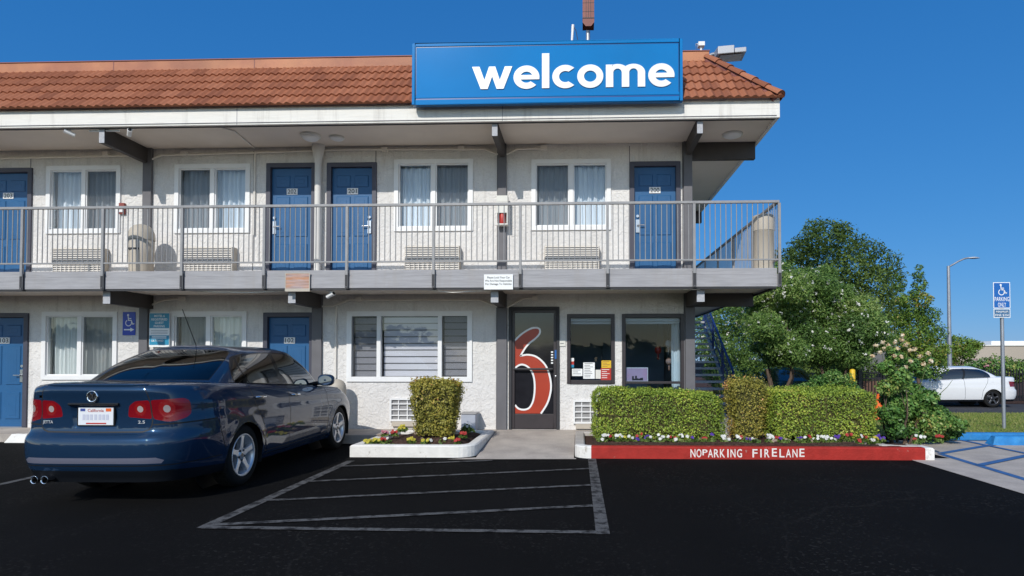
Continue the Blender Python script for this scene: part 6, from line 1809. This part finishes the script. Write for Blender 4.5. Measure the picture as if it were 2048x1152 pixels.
# big dark ash tree behind
Yt = 27.0; b = (at(1655,700,Yt)[0], Yt, tz(0,Yt))
cl = [(1655,475,.95),(1620,490,.8),(1695,492,.85),(1600,500,.6),(1730,505,.75),(1765,530,.8),(1590,540,.9),(1640,530,1.1),(1700,545,1.1),(1750,570,1.0),(1785,560,.6),(1620,580,1.1),(1680,600,1.2),(1740,620,1.1),(1600,620,1.1),
      (1780,620,.8),(1660,650,1.2),(1720,670,1.1),(1630,455,.5),(1682,462,.45),(1570,515,.5),(1790,600,.55),(1775,650,.8),(1800,690,.7),(1660,560,1.2),(1575,660,1.0),(1570,735,.9),(1620,740,.9),(1670,735,.9),(1530,745,.8),(1720,740,.8),(1640,700,1.0)]
tree('ash_tree', b, 'tall dark green tree rising behind the flowering shrubs', 'tree', px_clumps(cl,Yt,b,1.6,1), 38000, .14, M['darkgreen'], 2.2, .28, 21)
# white flowering shrubs (multi stemmed)
fsel = lambda rel, n: rel[2] > 1.7 and n[1] < .4
Yt = 18.8; b = (at(1560,770,Yt)[0], Yt, tz(0,Yt))
cl = [(1525,620,.55),(1545,590,.60),(1585,575,.6),(1530,655,.55),(1575,630,.7),(1610,610,.55),(1535,690,.5),(1555,685,.55),(1600,670,.6),(1560,550,.5),(1545,715,.32),(1590,705,.48),(1560,712,.42),(1610,560,.45),(1510,590,.40),(1505,640,.35),(1575,660,.6)]
tree('flowering_shrub', b, 'rounded white flowering shrub behind the gap between the two right hedges', 'shrub', px_clumps(cl,Yt,b,.9,2), 52000, .092, M['oleander'], 1.3, .07, 31, 4, .35, 'white flowering shrubs behind the motel', ('flwhite', 300, .052, fsel), .34)
Yt = 19.4; b = (at(1668,770,Yt)[0], Yt, tz(0,Yt))
cl = [(1640,575,.55),(1680,595,.6),(1720,620,.6),(1630,620,.65),(1670,645,.7),(1715,660,.65),(1745,650,.5),(1620,670,.6),(1660,690,.65),(1705,705,.6),(1735,690,.42),(1645,710,.48),(1695,725,.50),(1620,705,.42),(1650,550,.4),(1760,680,.4),(1600,640,.5)]
tree('flowering_shrub', b, 'white flowering shrub in front of the tall dark tree, beside the yellow post', 'shrub', px_clumps(cl,Yt,b,.9,3), 52000, .092, M['oleander'], 1.3, .07, 32, 4, .35, 'white flowering shrubs behind the motel', ('flwhite', 240, .052, fsel), .34)
Yt = 25.0; b = (at(1440,760,Yt)[0], Yt, tz(0,Yt))
cl = [(1420,660,.75),(1455,640,.8),(1490,620,.85),(1515,600,.7),(1435,700,.8),(1470,690,.9),(1505,670,.9),(1440,745,.7),(1480,740,.8),(1425,615,.55),(1460,770,.6),(1510,720,.8),(1470,600,.6),(1500,575,.5),(1400,640,.5),(1395,700,.5)]
tree('flowering_shrub', b, 'dense white flowering shrub filling the view just right of and behind the outside staircase', 'shrub', px_clumps(cl,Yt,b,.9,9), 26000, .12, M['oleander'], 1.2, .07, 33, 4, .35, 'white flowering shrubs behind the motel', ('flwhite', 90, .07, fsel), .34)
# narrow yellowish tree
Yt = 21.5; b = (at(1838,760,Yt)[0], Yt, tz(0,Yt))
cl = [(1838,535,.13),(1836,552,.2),(1840,570,.26),(1832,590,.28),(1845,600,.34),(1825,622,.34),(1855,630,.42),(1830,640,.48),(1800,640,.3),(1808,600,.25),(1865,665,.45),(1835,675,.55),(1805,680,.45),(1872,700,.45),(1840,710,.6),(1805,720,.5),(1862,735,.5),(1800,575,.18),(1797,555,.13)]
tree('narrow_tree', b, 'narrow pointed yellowish green tree left of the street lamp', 'tree', px_clumps(cl,Yt,b,.3,4), 11000, .10, M['conifer'], 1.2, .09, 41)
# small ragged tree far behind the lamp
Yt = 38.0; b = (at(1915,735,Yt)[0], Yt, -.4)
cl = [(1905,700,.6),(1925,690,.7),(1945,692,.5),(1895,715,.6),(1920,715,.7),(1905,680,.4),(1940,705,.4),(1885,725,.6),(1958,690,.3)]
tree('small_tree', b, 'small ragged olive tree behind the foot of the street lamp', 'tree', px_clumps(cl,Yt,b,.8,5), 4000, .17, M['conifer'], .8, .10, 51)
# pinkish shrubs over the far fence
Yt = 27.5; b = (at(1985,770,Yt)[0], Yt, -.4)
cl = [(1945,745,.55),(1970,738,.6),(1998,736,.65),(2025,742,.6),(2050,740,.6),(1930,750,.5)]
tree('flowering_shrub', b, 'low shrub with pale pink blooms showing over the black fence', 'shrub', px_clumps(cl,Yt,b,.3,6), 6000, .12, M['roseleaf'], .4, .05, 61, 3, .4, None, ('flpink', 26, .10, lambda rel, n: rel[2] > .7), .5)
# green bush between the parked car and the yellow post
Yt = 15.6; b = (at(1660,800,Yt)[0], Yt, tz(0,Yt))
cl = [(1640,765,.24),(1665,758,.28),(1690,764,.24),(1615,778,.22),(1650,785,.28),(1700,780,.25),(1590,782,.2)]
tree('green_bush', b, 'loose bright green bush showing over the right hedge near the yellow post', 'bush', px_clumps(cl,Yt,b,.2,7), 4000, .075, M['roseleaf'], .2, .03, 71, 3, .2)
# rose bush: tall with peach blooms, sprawling to the right
Yt = 9.75; b = (at(1800,880,Yt)[0], Yt, .06)
cl = [(1790,715,.13),(1820,730,.14),(1770,735,.12),(1845,745,.12),(1800,755,.17),(1775,775,.15),(1825,785,.20),(1855,795,.15),(1785,800,.18),(1815,815,.22),(1850,820,.20),(1880,828,.14),(1780,830,.18),(1820,845,.22),(1865,848,.20),(1900,845,.14),(1922,850,.10),(1795,860,.16),(1840,866,.18),(1885,864,.16),(1910,866,.11),(1780,700,.07),(1810,690,.06),(1860,720,.06)]
rb = tree('rose_bush', b, 'tall sprawling rose bush with peach blooms at the right end of the hedges', 'bush', px_clumps(cl,Yt,b,.28,8), 17000, .052, M['roseleaf'], .45, .022, 81, 6, .22, None, None, .62)
r = np.random.default_rng(5); pts, nn = [], []
for px, py in [(1752,690),(1765,685),(1777,690),(1790,684),(1803,680),(1812,690),(1795,697),(1780,703),(1770,697),(1820,700),(1830,698),(1803,714),(1822,722),(1840,712),(1856,706),(1760,704),(1788,712),(1848,728),(1812,735),(1745,712),(1805,671),(1862,722)]:
    y = Yt-.22+r.uniform(-.1,.1); x, z = at(px,py,y)
    pts, nn = [], []
    for k in range(26):
        d = r.normal(0,1,3); d /= np.linalg.norm(d); pts.append(np.array([x,y,z])+d*r.uniform(.012,.034)); nn.append(d)
    leaf_obj('bloom', pts, nn, .034, M['flpeach'], rb, .95, None, .25, .3)
mb = MB()
for px, py, qx, qy in ((1805,790,1790,640),(1830,800,1868,690),(1790,800,1762,700),(1850,830,1905,760),(1815,760,1812,668)):
    a = at(px,py,Yt); c = at(qx,qy,Yt-.1); limb(mb, (a[0],Yt,a[1]), (c[0],Yt-.1,c[1]), .008, .003, px, 5)
M['cane'] = mk('cane', (.10,.13,.04), .7); mb.build('cane', M['cane'], rb)

# ---- lawn grass
n = 26000; gx = NR.uniform(5.0,16,n); gy = NR.uniform(10.32,16.9,n)
keep = NR.random(n) < np.clip(1.5-(gy-10.3)/9,0,1)
gx, gy = gx[keep], gy[keep]; n = len(gx); gz = np.array([tz(0,y) for y in gy])+.06+.02
M['grass'] = ramp_mat('grass', [(0,(.10,.16,.03)),(.5,(.20,.27,.05)),(1,(.36,.33,.12))], .6, .3)
g = leaf_obj('grass', np.c_[gx,gy,gz], np.tile([0,-1.,.3],(n,1)), .07, M['grass'], None, .16, None, .1, .5, updir=np.array([0,0,1.]))
tag(g, kind='stuff')

# ------------------------------------------------------------------ far things
# street lamp
Yl = 33.0; bx_, bz_ = at(1900,760,Yl)[0], -.4
sl2 = empty('street_lamp', (bx_, Yl, bz_), 'grey street lamp with one curved arm behind the white car', 'street lamp')
mb = MB(); top = at(1900.5,532,Yl)[1]; mb.tube([(bx_,Yl,bz_),(bx_,Yl,top)], .115, 12, r1=.075); mb.build('pole', M['galv'], sl2)
arm = [(bx_,Yl,top-.05)]+[(at(px,py,Yl)[0],Yl,at(px,py,Yl)[1]) for px,py in ((1906,529),(1916,523),(1928,517.5),(1938,515.5))]
mb = MB(); mb.tube(arm, .045, 8); mb.build('arm', M['galv'], sl2)
x0, z0 = at(1936,516,Yl); x1, z1 = at(1959,516.5,Yl); mb = MB(); rows = []
for k in range(7):
    t = k/6; w = .16*math.sin(math.pi*(.12+.8*t)); hh = .075*math.sin(math.pi*(.15+.75*t)); x = x0+(x1-x0)*t
    rows.append([(x, Yl+w*math.cos(a), z0-.01+hh*math.sin(a)*(1 if math.sin(a) > 0 else .45)) for a in [2*math.pi*j/12 for j in range(12)]])
mb.raw([p for r_ in rows for p in r_], [(i*12+j, i*12+(j+1)%12, (i+1)*12+(j+1)%12, (i+1)*12+j) for i in range(6) for j in range(12)], 0, True)
mb.face(rows[0]); mb.face(rows[-1][::-1]); mb.build('lamp_head', M['lampgrey'], sl2)
# white sedan on the road
wx = at(1985,812,22.4)[0]; Yc = 22.4+.82
SC_ = 1.0
sedan('parked_car', (wx-1.29*SC_, Yc, -.395), R(90), 'white sedan seen side on beyond the lawn', 'paint_white', False, SC_, 'darkglass', 'rim_dark')
# dark cars under the shrubs, facing us
x = at(1592,760,22.0)[0]
sedan('parked_car', (x+.3, 24.0, -.44), R(180), 'dark green sedan facing the camera under the flowering shrubs', 'paint_dark', False, 1.0, 'darkglass', 'rim_dark')
x = at(1520,760,25.0)[0]
sedan('parked_car', (x+.1, 27.0, -.42), R(180), 'grey car roof and windscreen half hidden behind the stair foot', 'paint_grey', False, 1.0, 'darkglass', 'rim_dark')
# yellow bollard
Yb = 17.2; x = at(1705,770,Yb)[0]; zt = at(1705,738,Yb)[1]; zb = tz(0,Yb); r_ = .075
mb = MB(); mb.lathe([(r_,0),(r_,zt-zb-.05),(r_*.85,zt-zb-.02),(r_*.5,zt-zb-.003),(0,zt-zb)], 18, (x,Yb,zb))
tag(mb.build('bollard', M['yellow']), 'yellow steel bollard standing by the black gate', 'bollard')
# gate with boards behind, orange cone
Yg = 19.5; x0, z1 = at(1719,738,Yg); x1 = at(1768,738,Yg)[0]; zb = tz(0,Yg)
gt = empty('gate', ((x0+x1)/2, Yg, zb), 'black metal gate in front of brown boards behind the rose bush', 'gate')
mb = MB()
for x in (x0, x1): mb.box(x-.05,Yg-.05,zb,x+.05,Yg+.05,z1)
for z in (z1-.14, z1-.32, zb+.15): mb.box(x0+.05,Yg-.02,z,x1-.05,Yg+.02,z+.04)
for k in range(1,8): x = x0+(x1-x0)*k/8; mb.box(x-.010,Yg-.012,zb+.19,x+.010,Yg+.012,z1-.145)
mb.build('frame', M['fence'], gt)
mb = MB(); n = 10
for k in range(n): xa_ = x0+.06+(x1-x0-.12)*k/n; mb.box(xa_,Yg+.05,zb+.05,xa_+(x1-x0-.12)/n-.012,Yg+.075,z1-.38)
mb.build('board', M['fenceboard'], gt)
Yo = 13.5; x, z = at(1757,806,Yo); zt = at(1757,788,Yo)[1]
cn = empty('traffic_cone', (x, Yo, 0), 'small orange traffic cone tip showing at the end of the right hedge', 'cone')
mb = MB(); mb.lathe([(.14,.03),(.025,zt),(0,zt+.005)], 18, (x,Yo,0)); mb.build('cone', M['orange'], cn)
mb = MB(); mb.box(x-.18,Yo-.18,.004,x+.18,Yo+.18,.03); mb.build('base', M['orange'], cn)
# black picket fence along the road
Yf = 26.0; xa_, zt = at(1760,738,Yf); zb = -.4; xb_ = 30.0
fc = empty('picket_fence', (20, Yf, zb), 'black metal picket fence running along the far side of the road', 'fence')
mb = MB()
for z in (zt-.22, zb+.2): mb.box(xa_,Yf-.02,z,xb_,Yf+.02,z+.045)
mb.build('rail', M['fence'], fc)
proto = None; k = 0; x = at(1930,740,Yf)[0]
while x < xb_ and k < 100:
    if proto is None:
        mb = MB(); mb.box(x-.020,Yf-.045,zb,x+.020,Yf-.0201,zt); proto = mb.build('picket', M['fence'], fc); xp = x
    else: c = proto.copy(); COL.objects.link(c); c.parent = fc; c.location.x = proto.location.x+(x-xp)
    x += .115; k += 1
mb = MB(); y_ = x0
x = at(1930,740,Yf)[0]-.115
while x > xa_: mb.box(x-.020,Yf-.045,zb,x+.020,Yf-.0201,zt); x -= .115
tag(mb.build('picket', M['fence'], fc), kind='stuff')
# low beige building far right
Yb = 62.0; x0, zt = at(1912,692,Yb); fb = empty('warehouse', (x0+20, Yb, -.5), 'long low beige windowless building in the far distance', 'building')
mb = MB(); mb.box(x0,Yb,-.6,x0+60,Yb+25,zt); mb.build('wall', M['farwall'], fb)
mb = MB(); mb.box(x0-.1,Yb-.1,zt,x0+60.1,Yb+25.1,zt+.12); mb.build('parapet', M['offwhite'], fb)
mb = MB(); xa_ = at(2010,690,Yb)[0]; mb.box(xa_,Yb+2,zt+.121,xa_+4.5,Yb+6,zt+.55); mb.build('roof_unit', M['white'], fb)

# far trees across the lot behind the viewer, seen only mirrored in the glass and the paint
r = np.random.default_rng(99); C = []
for k in range(34):
    cx, cy, hh = -75+150*k/33+r.normal(0,1.5), -48+r.normal(0,4), r.uniform(2.5,5.2)
    d = r.normal(0,1,(260,3)); d /= np.linalg.norm(d,axis=1)[:,None]; q = d*(.5+.5*r.random((260,1))); C.append(q*np.array([3.4,3,hh*.5])+np.array([cx,cy,hh*.52]))
C = np.vstack(C); g = leaf_obj('treeline', C, np.tile([0,.6,.6],(len(C),1)), .95, M['darkgreen'], None, .6)
tag(g, kind='stuff')
# ------------------------------------------------------------------ light
SUN_EL, SUN_AZ = 34.0, 16.7
d = Vector((math.sin(R(SUN_AZ))*math.cos(R(SUN_EL)), math.cos(R(SUN_AZ))*math.cos(R(SUN_EL)), -math.sin(R(SUN_EL))))
sl_ = bpy.data.lights.new('Sun', 'SUN'); sl_.energy = 3.4; sl_.angle = R(.5); sl_.color = (1, .955, .88)
so = bpy.data.objects.new('Sun', sl_); COL.objects.link(so); so.rotation_euler = d.to_track_quat('-Z', 'Y').to_euler(); so.location = (-5,-15,15)
wd_ = bpy.data.worlds.new('World'); SC.world = wd_; wd_.use_nodes = True
N, L = wd_.node_tree.nodes, wd_.node_tree.links
sk = N.new('ShaderNodeTexSky'); sk.sky_type = 'NISHITA'; sk.sun_disc = False
sk.sun_elevation = R(SUN_EL); sk.sun_rotation = R(180 + SUN_AZ)
sk.altitude = 0; sk.air_density = 1.0; sk.dust_density = 0; sk.ozone_density = 3.0
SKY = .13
def nd(t, **k):
    n = N.new(t)
    for a_, b_ in k.items(): setattr(n, a_, b_)
    return n
def math_(op, a, b=None, c=None, clamp=False):
    n = nd('ShaderNodeMath', operation=op, use_clamp=clamp)
    for i, v in enumerate((a, b, c)):
        if v is None: continue
        if isinstance(v, (int, float)): n.inputs[i].default_value = v
        else: L.new(v, n.inputs[i])
    return n.outputs[0]
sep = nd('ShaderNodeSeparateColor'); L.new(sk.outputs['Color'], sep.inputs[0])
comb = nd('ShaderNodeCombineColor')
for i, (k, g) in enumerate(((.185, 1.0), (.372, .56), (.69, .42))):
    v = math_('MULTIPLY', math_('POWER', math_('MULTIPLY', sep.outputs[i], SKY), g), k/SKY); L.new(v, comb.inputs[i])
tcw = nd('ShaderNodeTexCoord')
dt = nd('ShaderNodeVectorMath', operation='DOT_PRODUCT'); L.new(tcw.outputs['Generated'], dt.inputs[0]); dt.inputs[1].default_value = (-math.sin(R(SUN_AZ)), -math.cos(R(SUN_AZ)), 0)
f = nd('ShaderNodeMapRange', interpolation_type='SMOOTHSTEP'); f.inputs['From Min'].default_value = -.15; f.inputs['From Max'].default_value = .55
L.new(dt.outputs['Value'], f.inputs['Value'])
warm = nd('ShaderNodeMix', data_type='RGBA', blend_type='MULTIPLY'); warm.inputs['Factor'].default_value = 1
L.new(sk.outputs['Color'], warm.inputs['A']); warm.inputs['B'].default_value = (1.42, 1.31, 1.21, 1)  # brighter, warmer sky behind the camera, added as fill for the shaded facade
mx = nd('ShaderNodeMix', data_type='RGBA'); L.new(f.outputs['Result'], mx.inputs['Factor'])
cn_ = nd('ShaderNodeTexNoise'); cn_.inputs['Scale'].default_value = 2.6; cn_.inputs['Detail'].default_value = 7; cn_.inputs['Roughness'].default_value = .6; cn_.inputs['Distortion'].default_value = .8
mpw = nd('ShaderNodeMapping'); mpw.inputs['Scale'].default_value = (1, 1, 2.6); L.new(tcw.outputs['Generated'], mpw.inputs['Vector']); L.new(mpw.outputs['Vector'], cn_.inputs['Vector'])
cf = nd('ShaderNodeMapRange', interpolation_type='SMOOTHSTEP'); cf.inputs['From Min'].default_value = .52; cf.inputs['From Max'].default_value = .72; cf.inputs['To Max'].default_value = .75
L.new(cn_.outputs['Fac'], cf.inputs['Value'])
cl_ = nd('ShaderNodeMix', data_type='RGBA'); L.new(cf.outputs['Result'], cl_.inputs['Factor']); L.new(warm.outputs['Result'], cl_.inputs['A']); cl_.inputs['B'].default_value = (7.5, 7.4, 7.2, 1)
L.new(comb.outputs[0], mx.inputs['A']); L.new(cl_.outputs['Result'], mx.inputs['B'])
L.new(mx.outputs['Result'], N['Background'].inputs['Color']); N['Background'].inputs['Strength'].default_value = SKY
vs = SC.view_settings; vs.view_transform = 'Standard'; vs.look = 'None'; vs.gamma = 1; vs.exposure = 0; vs.use_curve_mapping = False
SC.cycles.max_bounces = 8; SC.cycles.transparent_max_bounces = 16
SC.cycles.use_denoising = True
